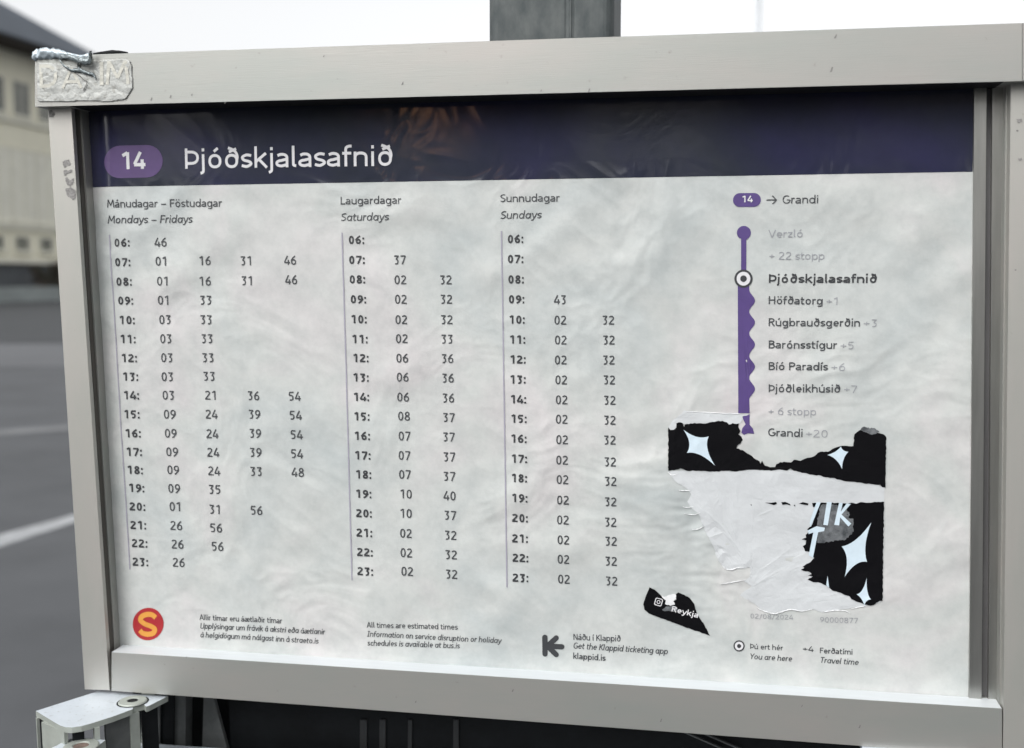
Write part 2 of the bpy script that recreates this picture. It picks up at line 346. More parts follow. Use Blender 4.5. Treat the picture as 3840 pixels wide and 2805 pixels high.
    if ch == '6': return .62, [E(.31, .32, .26 - h, .32 - h), [(.47, 1 - h * .3), (.28, .80), (.11, .52), (.06 + h, .34)]]
    if ch == '7': return .62, [[(.07, T), (.54, T)], [(.52, T), (.22, 0)]]
    if ch == '8': return .62, [E(.31, .74, .22 - h * .8, .26 - h), E(.31, .27, .27 - h, .27 - h * .9)]
    if ch == '9': return .62, [E(.31, .68, .26 - h, .32 - h), [(.15, h * .3), (.34, .20), (.51, .48), (.56 - h, .66)]]
    if ch == ':': return .26, [[(.13, .0), (.13, 2.2 * h)], [(.13, .55), (.13, .55 + 2.2 * h)]]
    if ch == '.': return .24, [[(.12, .0), (.12, 2.2 * h)]]
    if ch == '+': return .58, [[(.05, .42), (.51, .42)], [(.28, .18), (.28, .66)]]
    if ch == '–': return .62, [[(.06, .36), (.56, .36)]]
    if ch == '/': return .44, [[(.06, -.12), (.38, 1.02)]]
    return .5, []
def ribbon(pts, w, faces, verts, lift):
    """sweep a flat ribbon of width w (metres) along 2D points"""
    P = [Vector(p) for p in pts]; Q = [P[0]]
    for p in P[1:]:
        if (p - Q[-1]).length > 1e-6: Q.append(p)
    if len(Q) < 2: return
    closed = (Q[0] - Q[-1]).length < 1e-5 and len(Q) > 3
    if closed: Q = Q[:-1]
    n = len(Q); base = len(verts)
    for i in range(n):
        a = Q[(i - 1) % n] if (closed or i > 0) else None; b = Q[(i + 1) % n] if (closed or i < n - 1) else None
        d1 = (Q[i] - a).normalized() if a is not None else None; d2 = (b - Q[i]).normalized() if b is not None else None
        if d1 is None: d1 = d2
        if d2 is None: d2 = d1
        m = (d1 + d2)
        m = m.normalized() if m.length > 1e-3 else d1
        k = min(1.8, 1 / max(.3, m.dot(d1))); nn = Vector((-m.y, m.x)) * (w / 2 * k)
        for s in (1, -1): verts.append((Q[i].x + nn.x * s, Q[i].y + nn.y * s, lift))
    for i in range(n if closed else n - 1):
        j = (i + 1) % n; faces.append((base + 2*i, base + 2*i + 1, base + 2*j + 1, base + 2*j))
def lettering(name, s, p0, p1, cap, m, parent, weight=.12, it=False, lift=LIFT, w=D, flat=False, label=None, gap=0.0):
    """letters on a baseline from photo pixel p0 to p1; cap = letter height in photo pixels"""
    A = S(*p0, w); Bp = S(*p1, w); ex = (Bp - A); L = Vector((ex.x, ex.y)).length; ex = Vector((ex.x, ex.y)) / L
    up = S(p0[0], p0[1] - cap, w) - A; ch = Vector((up.x, up.y)).length
    ey = Vector((-ex.y, ex.x)); h = weight / 2
    gl = [glyph(c, h, it) for c in s]; tot = sum(g[0] + gap for g in gl) - .12
    sx = L / tot; verts = []; faces = []; pen = -.06; k = 0
    for adv, st in gl:
        for pl in st:
            q = []
            for (x, y) in pl:
                gx = (x + pen) * sx + (y * ch * .17 if it else 0)
                v2 = Vector((A.x, A.y)) + ex * gx + ey * (y * ch); q.append((v2.x, v2.y))
            ribbon(q, weight * ch, faces, verts, w + lift + (k % 9) * .000006); k += 1
        pen += adv + gap
    pts = [Vector(v) if flat else drape(v) for v in verts]
    # ribbons face the reader
    out = []
    for f in faces:
        a, b, c = (pts[f[0]], pts[f[1]], pts[f[2]])
        out.append(f if (b - a).cross(c - a).z > 0 else f[::-1])
    o = link(name, mesh_pf(name, pts, out), m, parent)
    if label: o['label'] = label
    return o
def flatpoly(name, px, m, parent, lift=LIFT, w=D, thick=0.0, flat=False):
    """outline traced in photo pixels on the sheet -> triangulated draped film with real thickness"""
    bm = bmesh.new(); vs = [bm.verts.new(S(x, y, w)) for x, y in px]
    f = bm.faces.new(vs)
    if f.normal.z < 0 or True:
        f.normal_update()
        if f.normal.z < 0: f.normal_flip()
    if thick:
        r = bmesh.ops.extrude_face_region(bm, geom=[f]); nv = [g for g in r['geom'] if isinstance(g, bmesh.types.BMVert)]
        for v in nv: v.co.z += thick
        # the extruded copy is the upper face
    bmesh.ops.triangulate(bm, faces=bm.faces[:], ngon_method='EAR_CLIP')
    if not flat:
        big = [e for e in bm.edges if e.calc_length() > .006]
        for _ in range(3):
            big = [e for e in bm.edges if e.calc_length() > .006]
            if not big: break
            bmesh.ops.subdivide_edges(bm, edges=big, cuts=1)
            bmesh.ops.triangulate(bm, faces=bm.faces[:])
    for v in bm.verts:
        v.co.z += lift + (0 if flat else relief(v.co.x, v.co.y))
    bmesh.ops.recalc_face_normals(bm, faces=bm.faces)
    up = sum(f.normal.z * f.calc_area() for f in bm.faces) if not thick else 1
    if up < 0:
        for f in bm.faces: f.normal_flip()
    return link(name, bm_to(name, bm), m, parent)
def bm_to(name, bm):
    me = bpy.data.meshes.new(name); bm.to_mesh(me); bm.free(); return me
def px_circle(cx, cy, rx, ry=None, n=40, rot=0):
    ry = ry or rx; c, s = math.cos(rot), math.sin(rot)
    return [(cx + rx*math.cos(2*math.pi*i/n)*c - ry*math.sin(2*math.pi*i/n)*s, cy + rx*math.cos(2*math.pi*i/n)*s + ry*math.sin(2*math.pi*i/n)*c) for i in range(n)]
def jag(pts, amp, step, seed=0):
    """fray a torn outline"""
    rnd = random.Random(seed); r = []
    for i, p in enumerate(pts):
        q = pts[(i + 1) % len(pts)]; L = math.dist(p, q); n = max(1, int(L / step)); r.append(p)
        nx, ny = ((q[1] - p[1]) / max(L, 1e-6), -(q[0] - p[0]) / max(L, 1e-6))
        for k in range(1, n):
            a = rnd.uniform(-amp, amp); r.append((p[0] + (q[0]-p[0])*k/n + nx*a, p[1] + (q[1]-p[1])*k/n + ny*a))
    return r

# ================================================================== setting: ground, markings
gpts = [(-400, -200, 0), (400, -200, 0), (400, 1500, 0), (-400, 1500, 0)]
g = link('ground', mesh_pf('ground', [(-900, -300, 0), (900, -300, 0), (900, 1800, 0), (-900, 1800, 0)], [(0, 1, 2, 3)]), M['asphalt']); g['kind'] = 'structure'
def strip(name, pxs, m, z):
    pts = [G(x, y, z) for x, y in pxs]
    o = link(name, mesh_pf(name, [tuple(p) for p in pts], [tuple(range(len(pts)))]), m); o['kind'] = 'structure'
    if o.data.polygons[0].normal.z < 0: o.data.flip_normals()
    return o
strip('road_marking', [(-900, 2290), (-900, 2345), (0, 2050), (420, 1912), (900, 1760), (900, 1738), (420, 1890), (0, 2005)], M['paint'], .004)
M['paint2'] = mat('faded road paint', (.13,.135,.14), .9, var=.15, nscale=4, detail=8)
strip('road_marking', [(-700, 1690), (-700, 1712), (0, 1632), (500, 1590), (500, 1580), (0, 1612)], M['paint2'], .004)
M['asphalt2'] = mat('older pale asphalt', (.085, .089, .096), .92, var=.12, nscale=.5, detail=10)
strip('road_patch', [(-900, 1300), (-900, 1400), (0, 1380), (900, 1360), (900, 1295), (0, 1290)], M['asphalt2'], .008)
M['asphalt3'] = mat('dark fresh asphalt', (.030, .033, .037), .92, var=.12, nscale=.5, detail=10)
strip('road_patch', [(-1500, 1120), (-1500, 1285), (900, 1282), (900, 1120)], M['asphalt3'], .012)

# ================================================================== cream building far behind
vd = wray(2770, 1040); vd.z = 0; vd.normalize()                     # the facade runs off in this direction
Q = wray(100, 1040); Q.z = 0; Q = EYE + Q.normalized() * 84; Q.z = 0
nf = Vector((vd.y, -vd.x, 0))                                         # out of the facade, towards the lot
if nf.dot(EYE - Q) < 0: nf = -nf
FM = Matrix((vd, nf, Vector((0, 0, 1)))).transposed().to_4x4(); FM.translation = Q   # x along facade, y outwards, z up
FMi = FM.inverted()
def FP(x, y, off=0.0):
    r = wray(x, y); q = Q + nf * off; t = (q - EYE).dot(nf) / r.dot(nf); return FMi @ (EYE + r * t)
bld = tag(empty('office_building', FM), 'cream rendered building with blue grey hip roof and dark soffit behind the parking lot', 'building')
zb = FP(0, 980).z; ze = FP(0, 212).z; x_end = FP(392, 700).x; x_st = -34.0
OV = 2.2
zf = FP(0, 123, OV).z; zfl = FP(0, 165, OV).z
box('wall', x_st, x_end, -16, 0, zb, ze + .6, M['cream'], bld)
box('plinth', x_st + .3, x_end - .3, -15.7, -.25, 0, zb, M['concrete'], bld)
box('base_ledge', x_st - .1, x_end + .1, -.2, .14, zb - .12, zb + .22, M['creaml'], bld)
box('soffit', x_st - OV, x_end + OV, -16 - OV, OV, ze + .6, ze + .9, M['soffit'], bld)
box('fascia', x_st - OV - .1, x_end + OV + .1, -16.1 - OV, OV + .12, ze + .9, zf, M['roofm'], bld)
bm = bmesh.new(); hx = 8.5; hz = 7.0
vv = [bm.verts.new(p) for p in ((x_st - OV, OV, zf), (x_end + OV, OV, zf), (x_end + OV, -16 - OV, zf), (x_st - OV, -16 - OV, zf), (x_st + hx, -8, zf + hz), (x_end - hx - 3, -8, zf + hz))]
for f in ((0, 1, 5, 4), (1, 2, 5), (2, 3, 4, 5), (3, 0, 4), (0, 3, 2, 1)): bm.faces.new([vv[i] for i in f])
link('roof', bm_mesh('roof', bm), M['roofm'], bld)
def zrow(y0, y1, x): return FP(x, y0).z, FP(x, y1).z
ztop, zbot = FP(78, 305).z, FP(78, 437).z; wx0, wx1 = FP(47, 370).x, FP(110, 370).x
pitchx = wx0 - FP(-52, 370).x
lz1, lz0 = FP(80, 884).z, FP(80, 942).z; lx0, lx1 = FP(55, 910).x, FP(108, 910).x
mz1, mz0 = FP(80, 560).z, FP(80, 835).z
k0 = int((x_end - .8 - wx1) / pitchx)
for k in range(-6, k0 + 1):
    dx = k * pitchx
    for (a, b, z0, z1, gm) in ((wx0, wx1, zbot, ztop, 'glassd'), (lx0, lx1, lz0, lz1, 'glassd'), (wx0 - .5, wx1 + .5, mz0, mz1, 'blind')):
        if b + dx > x_end - .3: continue
        fr = bmesh.new()
        for (p, q, r, s) in ((a, a + .09, z0, z1), (b - .09, b, z0, z1), (a + .09, b - .09, z0, z0 + .09), (a + .09, b - .09, z1 - .09, z1), ((a + b) / 2 - .04, (a + b) / 2 + .04, z0 + .09, z1 - .09)):
            box_bm(fr, p + dx, q + dx, -.02, .06, r, s)
        fo = link('window', bm_mesh('window', fr), M['creaml'], bld)
        box('pane', a + dx + .09, b + dx - .09, -.01, .015, z0 + .09, z1 - .09, M[gm], fo)
        box('sill', a + dx - .12, b + dx + .12, 0, .2, z0 - .16, z0 - .01, M['creaml'], fo)
zc = FP(0, 440).z
box('cornice', x_st, x_end, 0, .22, zc - .18, zc + .12, M['creaml'], bld)
zc2 = FP(0, 848).z
box('cornice', x_st, x_end, 0, .22, zc2 - .15, zc2 + .12, M['creaml'], bld)
kb = tag(box('low_wall', -30, x_end - 3.2, 3.0, 3.6, 0, .95, M['concl'], None, .03), 'low pale concrete wall in front of the cream building', 'wall'); kb.matrix_world = FM
# leafy things
def leaf_cloud(name, centre, rad, n, size, mats, parent, seed=1, clumps=14):
    rnd = random.Random(seed); cs = []
    for _ in range(clumps):
        while True:
            d = Vector((rnd.uniform(-1, 1), rnd.uniform(-1, 1), rnd.uniform(-1, 1)))
            if d.length < 1: break
        cs.append((Vector((centre[0] + d.x * rad[0], centre[1] + d.y * rad[1], centre[2] + d.z * rad[2])), rnd.uniform(.25, .5)))
    pts = []; faces = []; idx = []
    for i in range(n):
        c, s = cs[rnd.randrange(len(cs))]
        p = c + Vector((rnd.gauss(0, s * rad[0] * .6), rnd.gauss(0, s * rad[1] * .6), rnd.gauss(0, s * rad[2] * .6)))
        a = Vector((rnd.gauss(0, 1), rnd.gauss(0, 1), rnd.gauss(0, 1))).normalized(); b = a.cross(Vector((rnd.gauss(0, 1), rnd.gauss(0, 1), rnd.gauss(0, 1)))).normalized()
        z = size * rnd.uniform(.6, 1.3); k = len(pts)
        pts += [p - a * z, p + b * z * .5, p + a * z, p - b * z * .5]; faces.append((k, k + 1, k + 2, k + 3)); idx.append(rnd.randrange(len(mats)))
    o = link(name, mesh_pf(name, pts, faces), mats, parent)
    for p, i in zip(o.data.polygons, idx): p.material_index = i
    return o
bp = FM @ Vector(((FP(188, 1040, 2.4)).x, 2.4, 0))
bush = tag(empty('bush', Matrix.Translation(bp)), 'dark bush with orange lower leaves beside the low concrete wall', 'bush')
bm = bmesh.new()
for a in range(5): tube(bm, [(0, 0, 0), (.3 * math.cos(a * 1.3), .3 * math.sin(a * 1.3), .9), (.8 * math.cos(a * 1.3), .8 * math.sin(a * 1.3), 2.0)], [.06, .045, .02], 6)
link('stem', bm_mesh('stem', bm), M['bark'], bush)
leaf_cloud('foliage', (0, 0, 1.75), (1.25, 1.25, 1.0), 2600, .10, [M['leafd'], M['bark']], bush, 3)
leaf_cloud('foliage', (0, .3, .6), (1.2, 1.2, .45), 900, .09, [M['leafo'], M['bark']], bush, 5)
# mast
mb = G(2845, 1700); mp = EYE + wray(2845, 0) * 14; mp.z = 0
mast = tag(empty('lamp_mast', Matrix.Translation(mp)), 'thin pale mast rising behind the sign against the white sky', 'mast')
bm = bmesh.new(); tube(bm, [(0, 0, 0), (0, 0, 3), (0, 0, 6.2)], [.05, .038, .03], 14); link('pole', bm_mesh('pole', bm, smooth=True), M['mast'], mast)
bm = bmesh.new(); box_bm(bm, -.09, .09, -.35, .12, 6.2, 6.3); link('lamp_head', bm_mesh('lamp_head', bm, .02), M['mast'], mast)

# ================================================================== the pole behind the sign
pole = onsign('sign_post', 'thick grey galvanised steel post rising behind the aluminium sign', 'post')
PW = -.085
ul, ur = S(1826, 60, PW).x, S(2300, 60, PW).x; us = S(2138, 60, PW).x
gr = (SIGN.to_3x3().transposed() @ Vector((0, 0, 1))); lean_ = gr.x / gr.y * S(2080, 60, PW).y
ul -= lean_; ur -= lean_; us -= lean_
# rounded square section with a welded seam
def section(u0, u1, w0, w1, r):
    s = []
    for (cx_, cz_, a0) in ((u1 - r, w0 - r, 0), (u0 + r, w0 - r, 90), (u0 + r, w1 + r, 180), (u1 - r, w1 + r, 270)):
        for k in range(6):
            a = math.radians(a0 + 90 * k / 5); s.append((cx_ + r * math.cos(a), cz_ + r * math.sin(a)))
    return s
# pole stands plumb: find gravity in the sign frame
gr = (SIGN.to_3x3().transposed() @ Vector((0, 0, 1)))
sec = section(ul, ur, PW, PW - .070, .008)
# insert seam on the front face
top_v, bot_v = .62, -1.467
pts = []; faces = []
secs = []
front = []
for (a, b) in sec: front.append((a, b))
i0 = 6                                        # between first corner's end (right) and second corner's start (left)
seam = [(us + .0040, PW), (us + .0028, PW - .0003), (us + .0012, PW + .0002), (us + .0006, PW + .0009), (us - .0006, PW + .0009), (us - .0014, PW + .0001), (us - .0034, PW - .0004), (us - .0048, PW)]
sec = sec[:6] + seam + sec[6:]
ns = len(sec)
for v_ in (top_v, 0.0, bot_v):
    for (a, b) in sec: pts.append(Vector((a, 0, b)) + Vector((gr.x, gr.y, gr.z)) * (v_ / gr.y))
for r_ in range(2):
    for i in range(ns): faces.append((r_ * ns + i, r_ * ns + (i + 1) % ns, (r_ + 1) * ns + (i + 1) % ns, (r_ + 1) * ns + i))
faces.append(tuple(range(ns)))
me = mesh_pf('shaft', pts, faces); bmx = bmesh.new(); bmx.from_mesh(me); bmesh.ops.recalc_face_normals(bmx, faces=bmx.faces); bmx.to_mesh(me); bmx.free()
link('shaft', me, M['pole'], pole)

# ================================================================== aluminium sign frame
fr = onsign('notice_board', 'brushed aluminium frame holding the bus timetable sheet', 'notice board')
WT = .010
def q(pxs, w): return [S(x, y, w) for x, y in pxs]
prism('top_rail', q([(131, 400), (3833, 303.5), (3833, 86), (520, 198.5), (131, 212)], WT), -.045, M['alu_h'], fr, .0009)
prism('end_cap', q([(3835.5, 303), (3990, 298), (3990, 80), (3835.5, 86)], WT + .0004), -.045, M['alu_h'], fr, .0006)
prism('side_post', q([(178, 380), (318, 2585), (411, 2588), (265, 380)], 0), -.0045, M['alu_v'], fr, .0008)
prism('side_post', q([(3760, 2900), (4100, 2920), (4100, 290), (3791, 290)], 0), -.034, M['alu_v'], fr, .0008)
prism('bottom_rail', q([(418.5, 2446.5), (418.5, 2590), (3757.5, 2836), (3757.5, 2657.5)], 0), -.034, M['alu_h'], fr, .0007)
M['bright'] = mat('skylight painted on ledge', (.54, .57, .59), .4, .1, var=.03, nscale=30, stretch=(1, 8, 8), bump=.2, bscale=60, bdist=.0003)
prism('skylit_ledge', [S(419, 2445, -.0004), S(419, 2450, -.0004), S(3756, 2661, -.0004), S(3756, 2656, -.0004)], -.0177, M['bright'], fr, .0002, 1)  # pale strip over the rail's top face, skylight painted into its colour
# channel behind the sheet
box('back_panel', S(268, 400).x, S(3800, 400).x, S(1920, 2640).y, S(1920, 330).y, -.030, -.0245, M['alu_dull'], fr)
prism('rail_underside_shade', [S(262, 398.5, WT - .0012), S(3765, 307, WT - .0012), S(3765, 303, WT - .0012), S(262, 392, WT - .0012)], -.024, M['alu_dark'], fr, 0)  # black strip added to paint the shade under the top rail
# left channel strips (reveal lip, dark groove, bright bead)
def vstrip(name, xt, xb, yt, yb, w0, w1, m):
    prism(name, [S(xt[0], yt, w0), S(xb[0], yb, w0), S(xb[1], yb, w0), S(xt[1], yt, w0)], w1, m, fr, .0003, 1)
vstrip('channel_lip', (190, 282), (332, 418), 390, 2500, -.0065, -.024, M['lip'])
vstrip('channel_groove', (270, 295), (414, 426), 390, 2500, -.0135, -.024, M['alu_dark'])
vstrip('channel_bead', (293, 304), (423, 434), 390, 2500, -.0118, -.024, M['alu_h'])
# right channel strips
vstrip('channel_lip', (3654, 3700), (3634, 3680), 300, 2700, -.0155, -.024, M['alu_dull'])
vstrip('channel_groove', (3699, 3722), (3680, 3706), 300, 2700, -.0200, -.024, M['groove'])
vstrip('channel_web', (3722, 3762), (3706, 3738), 300, 2700, -.0165, -.024, M['alu_dull'])
vstrip('channel_bead', (3772, 3781), (3746, 3754), 300, 2700, -.0090, -.024, M['alu_h'])
# scuffs and old glue on the posts
def scuff(parent, pts, seed, m='grime', w=0.0003, amp=2.5): return flatpoly('glue_residue', jag(pts, amp, 5, seed), M[m], parent, lift=0.0, w=w, flat=True)
M['grimel'] = mat('thin grey glue', (.22, .215, .21), .8, var=.35, nscale=900)
scuff(fr, [(232, 606), (258, 597), (264, 618), (240, 628)], 1, 'grimel', .0003)
scuff(fr, [(238, 640), (270, 636), (269, 645), (252, 650), (246, 660), (240, 658)], 2, 'grimel')
scuff(fr, [(244, 668), (252, 664), (262, 676), (276, 668), (278, 684), (262, 700), (250, 690)], 3, 'grimel')
scuff(fr, [(246, 706), (266, 700), (282, 712), (284, 740), (274, 752), (256, 738), (248, 722)], 4, 'grimel')
scuff(fr, [(183, 416), (194, 412), (206, 428), (200, 438), (184, 440)], 5, 'grime', .0003, 1)
for (x, y, s_) in ((3822, 452, 12), (3815, 490, 5), (3826, 597, 8), (3808, 1012, 4)): scuff(fr, [(x - s_, y - s_ * .5), (x + s_ * .7, y - s_ * .7), (x + s_, y + s_ * .4), (x - s_ * .3, y + s_ * .8)], x, 'grimel')
for i, (x, y, s_) in enumerate(((568, 372, 5), (640, 362, 5), (720, 355, 4), (1510, 313, 6), (2030, 340, 4), (2210, 340, 7), (3135, 137, 7), (3120, 262, 9), (1215, 210, 4), (845, 385, 4))):
    scuff(fr, [(x - s_, y + s_), (x - s_ * .2, y - s_), (x + s_ * .5, y - s_ * 1.2), (x, y + s_ * .7)], 40 + i, 'grimel', WT + .0003, 1)
for i, (x, y, s_) in enumerate(((3008, 2648, 4), (1924, 2590, 5), (1560, 2632, 4), (2480, 2702, 6), (3225, 2725, 6), (700, 2465, 3))):
    scuff(fr, [(x - s_, y + s_), (x - s_ * .2, y - s_), (x + s_ * .5, y - s_ * 1.2), (x, y + s_ * .7)], 60 + i, 'grimel', .0003, 1)

# ================================================================== timetable sheet
ps = onsign('timetable_sheet', 'printed bus timetable sheet in the aluminium frame with navy header', 'timetable')
TL, TR = S(297, 330, D), S(3654, 262, D); BR, BL = S(3631, 2660, D), S(431, 2470, D)
quad_sheet('paper', [TL, TR, BR, BL], 500, 360, M['paper'], ps)
# header band reaches from the top rail to its lower edge; grid in the same way, slightly proud
hl = [S(303, 330, D), S(3653.5, 262, D), S(3647, 644, D), S(331, 702, D)]
def edge_mix(a, b, t): return a * (1 - t) + b * t
quad_sheet('header_band', hl, 500, 90, M['navy'], ps, .00012)
bx0, bx1, by0, by1 = 390.5, 611, 545, 667
def pill(x0, x1, y0, y1, sl, n=14):
    r = (y1 - y0) / 2; cy_ = (y0 + y1) / 2; xm = (x0 + x1) / 2
    p = [(x0 + r + r * math.cos(math.radians(90 + 180 * i / n)), cy_ + r * math.sin(math.radians(90 + 180 * i / n))) for i in range(n + 1)]
    p += [(x1 - r + r * math.cos(math.radians(-90 + 180 * i / n)), cy_ + r * math.sin(math.radians(-90 + 180 * i / n))) for i in range(n + 1)]
    return [(x, y + (x - xm) * sl) for x, y in p]
bd = flatpoly('route_badge', pill(bx0, bx1, by0, by1, -.022), M['badge'], ps)
lettering('badge_number', '14', (458, 635), (546, 633), 63, M['white'], bd, .20, lift=LIFT * 2)
lettering('stop_name', 'Þjóðskjalasafnið', (694, 633), (1471, 621.5), 76, M['white'], ps, .135, lift=LIFT)
def sched(x0, y0, x1, y1):
    f_, v_ = [], []
    A, B_ = S(x0, y0, D), S(x1, y1, D); pl = [(A.x + (B_.x - A.x) * i / 40, A.y + (B_.y - A.y) * i / 40) for i in range(41)]
    ribbon(pl, .0010, f_, v_, D + LIFT); p_ = [drape(v) for v in v_]
    return link('day_schedule', mesh_pf('day_schedule', p_, [f[::-1] if (p_[f[1]] - p_[f[0]]).cross(p_[f[2]] - p_[f[0]]).z < 0 else f for f in f_]), M['inkl'], ps)
K = 3840 / 2262
def slope(y): return (y - 1067) * 4.32e-5
def cell(name, s, x, y, parent, bold=False, wd=None):
    x *= K; y *= K; wpx = wd or (58 if bold else 44); hh = 31 if bold else 34; sl = slope(y)
    lettering(name, s, (x - wpx / 2, y + hh / 2 - sl * wpx / 2), (x + wpx / 2, y + hh / 2 + sl * wpx / 2), hh, M['inkb' if bold else 'ink'], parent, .215 if bold else .15)
hours = ['%02d:' % h for h in range(6, 24)]
mon_h = [(270,536),(272,579),(275,622),(278,664),(281,707),(283,749),(286,791),(289,832),(291,873),(292,915),(295,957),(297,998),(299,1038),(302,1078),(304,1119),(306,1160),(309,1200),(311,1241)]
mon = {0: [('46',356,535),('01',358,577),('01',361,621),('01',363,663),('03',366,706),('03',368,748),('03',370,790),('03',371,832),('03',373,873),('09',376,915),('09',378,957),('09',381,998),('09',383,1038),('09',385,1079),('01',388,1119),('26',390,1161),('26',393,1202),('26',396,1242)],
 1: [('16',453,576),('16',454,621),('33',456,663),('33',457,706),('33',459,748),('33',461,790),('33',463,831),('21',467,873),('24',468,915),('24',470,958),('24',472,999),('24',474,1040),('35',475,1081),('31',476,1125),('56',478,1166),('56',481,1207)],
 2: [('31',545,576),('31',547,620),('36',561,874),('39',563,915),('39',565,957),('39',566,999),('33',567,1041),('56',568,1127)],
 3: [('46',642,575),('46',644,618),('54',652,875),('54',654,917),('54',656,960),('54',657,1002),('48',659,1043)]}
sat_h = [(788,530),(789,574),(790,617),(792,661),(793,705),(795,749),(797,791),(797,834),(798,877),(799,920),(800,963),(801,1006),(803,1048),(803,1091),(804,1134),(805,1177),(806,1220),(807,1262)]
sat = {0: [('37',884,574),('02',885,618),('02',886,661),('02',887,706),('02',888,748),('06',889,791),('06',890,833),('06',891,877),('08',893,919),('07',894,963),('07',894,1006),('07',895,1048),('10',897,1091),('10',897,1134),('02',897,1178),('02',898,1221),('02',900,1262)],
 1: [('32',985,618),('32',986,661),('32',987,706),('33',988,749),('36',989,792),('36',990,835),('36',991,879),('37',992,922),('37',992,965),('37',993,1009),('37',993,1052),('40',994,1095),('37',995,1138),('32',996,1182),('32',997,1225),('32',998,1268)]}
sun_h = [(1139,528),(1139,572),(1140,617),(1141,661),(1142,706),(1143,750),(1144,794),(1144,838),(1145,882),(1146,925),(1146,969),(1147,1013),(1147,1056),(1148,1100),(1149,1144),(1149,1189),(1150,1232),(1150,1276)]
sun_ = {0: [('43',1238,662)] + [('02',x,y) for x, y in ((1238,707),(1239,751),(1239,795),(1240,839),(1241,883),(1241,926),(1242,971),(1242,1016),(1243,1059),(1244,1104),(1244,1148),(1245,1192),(1245,1235),(1246,1279))],
 1: [('32',x,y) for x, y in ((1344,707),(1345,751),(1345,795),(1346,839),(1347,884),(1347,928),(1347,972),(1348,1020),(1349,1063),(1349,1108),(1349,1153),(1350,1195),(1350,1239),(1351,1283))]}
for rule, hh, cols, heads in (((409.6, 880, 488, 2135), mon_h, mon, [('Mánudagar – Föstudagar', (403, 778.5), (832, 775.5), False), ('Mondays – Fridays', (404, 838), (721, 835.5), True)]),
                              ((1284, 872, 1320, 2176), sat_h, sat, [('Laugardagar', (1278, 767), (1504, 764), False), ('Saturdays', (1280, 829), (1457, 826.5), True)]),
                              ((1881, 866, 1902, 2201), sun_h, sun_, [('Sunnudagar', (1878, 758), (2098, 756), False), ('Sundays', (1878, 821), (2029, 819), True)])):
    d = sched(*rule)
    for s_, p0, p1, it in heads: lettering('day_heading', s_, p0, p1, 29.5, M['ink'], d, .135, it)
    for s_, (x, y) in zip(hours, hh): cell('hour_label', s_, x, y, d, True)
    for c_ in cols.values():
        for s_, x, y in c_: cell('departure_minute', s_, x, y, d)
# route map
rm = flatpoly('route_line', [(2779, 895)] + [(2789.5 + 26.5 * math.cos(math.radians(a)), 873 + 26 * math.sin(math.radians(a))) for a in range(130, 411, 14)] + [(2798.5, 900), (2798.5, 1018), (2779, 1018)], M['purple'], ps)
edge = [(2766.5, 1060), (2809.5, 1060)]
ys = [1127, 1209, 1292, 1375, 1458]
edge = [(2809.5, 1065), (2809.5, 1085)]
for y in ys: edge += [(2809.6 + 10.8 * (1 + math.cos(math.pi * k / 10)) , y + 4.1 * k) for k in range(-9, 11)]
edge += [(2811, 1549), (2768.5, 1549), (2766.5, 1065)]
flatpoly('route_line', edge, M['purple'], ps)
flatpoly('route_line', [(2783, 1560), (2800, 1558), (2811, 1553), (2811, 1592), (2823, 1606), (2828.5, 1626), (2805, 1624), (2790, 1630), (2780, 1622), (2784, 1604), (2796, 1590), (2788, 1575)], M['purple'], ps)
def target(cx_, cy_, r, name='stop_marker'):
    o = flatpoly(name, px_circle(cx_, cy_, r), M['inkb'], ps, lift=LIFT * 1.4)
    flatpoly('ring', px_circle(cx_, cy_, r * .76), M['white'], o, lift=LIFT * 2.0); flatpoly('dot', px_circle(cx_, cy_, r * .36), M['inkb'], o, lift=LIFT * 2.6)
target(2788, 1045, 34)
b2 = flatpoly('route_badge', pill(2748.6, 2853.4, 724, 776, -.012), M['purple'], ps)
lettering('badge_number', '14', (2782, 759), (2822, 758.5), 24, M['white'], b2, .19, lift=LIFT * 2)
v_, f_ = [], []
def rib_px(pxs, wpx, lift=LIFT, w=D):
    A = S(*pxs[0], w); s = (S(pxs[0][0] + wpx, pxs[0][1], w) - A).length
    ribbon([(S(x, y, w).x, S(x, y, w).y) for x, y in pxs], s, f_, v_, w + lift + .000006 * (len(f_) % 7))
def flush(name, m, parent, flat=False):
    global v_, f_
    p_ = [Vector(v) if flat else drape(v) for v in v_]
    o = link(name, mesh_pf(name, p_, [f[::-1] if (p_[f[1]] - p_[f[0]]).cross(p_[f[2]] - p_[f[0]]).z < 0 else f for f in f_]), m, parent); v_, f_ = [], []; return o
rib_px([(2874, 750), (2911, 749.6)], 4.2); rib_px([(2896, 734), (2912, 749.6)], 4.2); rib_px([(2912, 749.6), (2897, 765)], 4.2); flush('arrow', M['ink'], ps)
def line(s, p0, p1, cap, m='ink', wt=.13, it=False, name='stop_label'): return lettering(name, s, p0, p1, cap, M[m], ps, wt, it)
line('Grandi', (2935, 763.5), (3068, 762.5), 31)
line('Verzló', (2884, 891), (3010, 890), 29, 'inkg', .13)
line('+ 22 stopp', (2885, 973.5), (3090, 973.5), 29, 'inkg', .115)
line('Þjóðskjalasafnið', (2883, 1061), (3287, 1061), 33, 'inkb', .19)
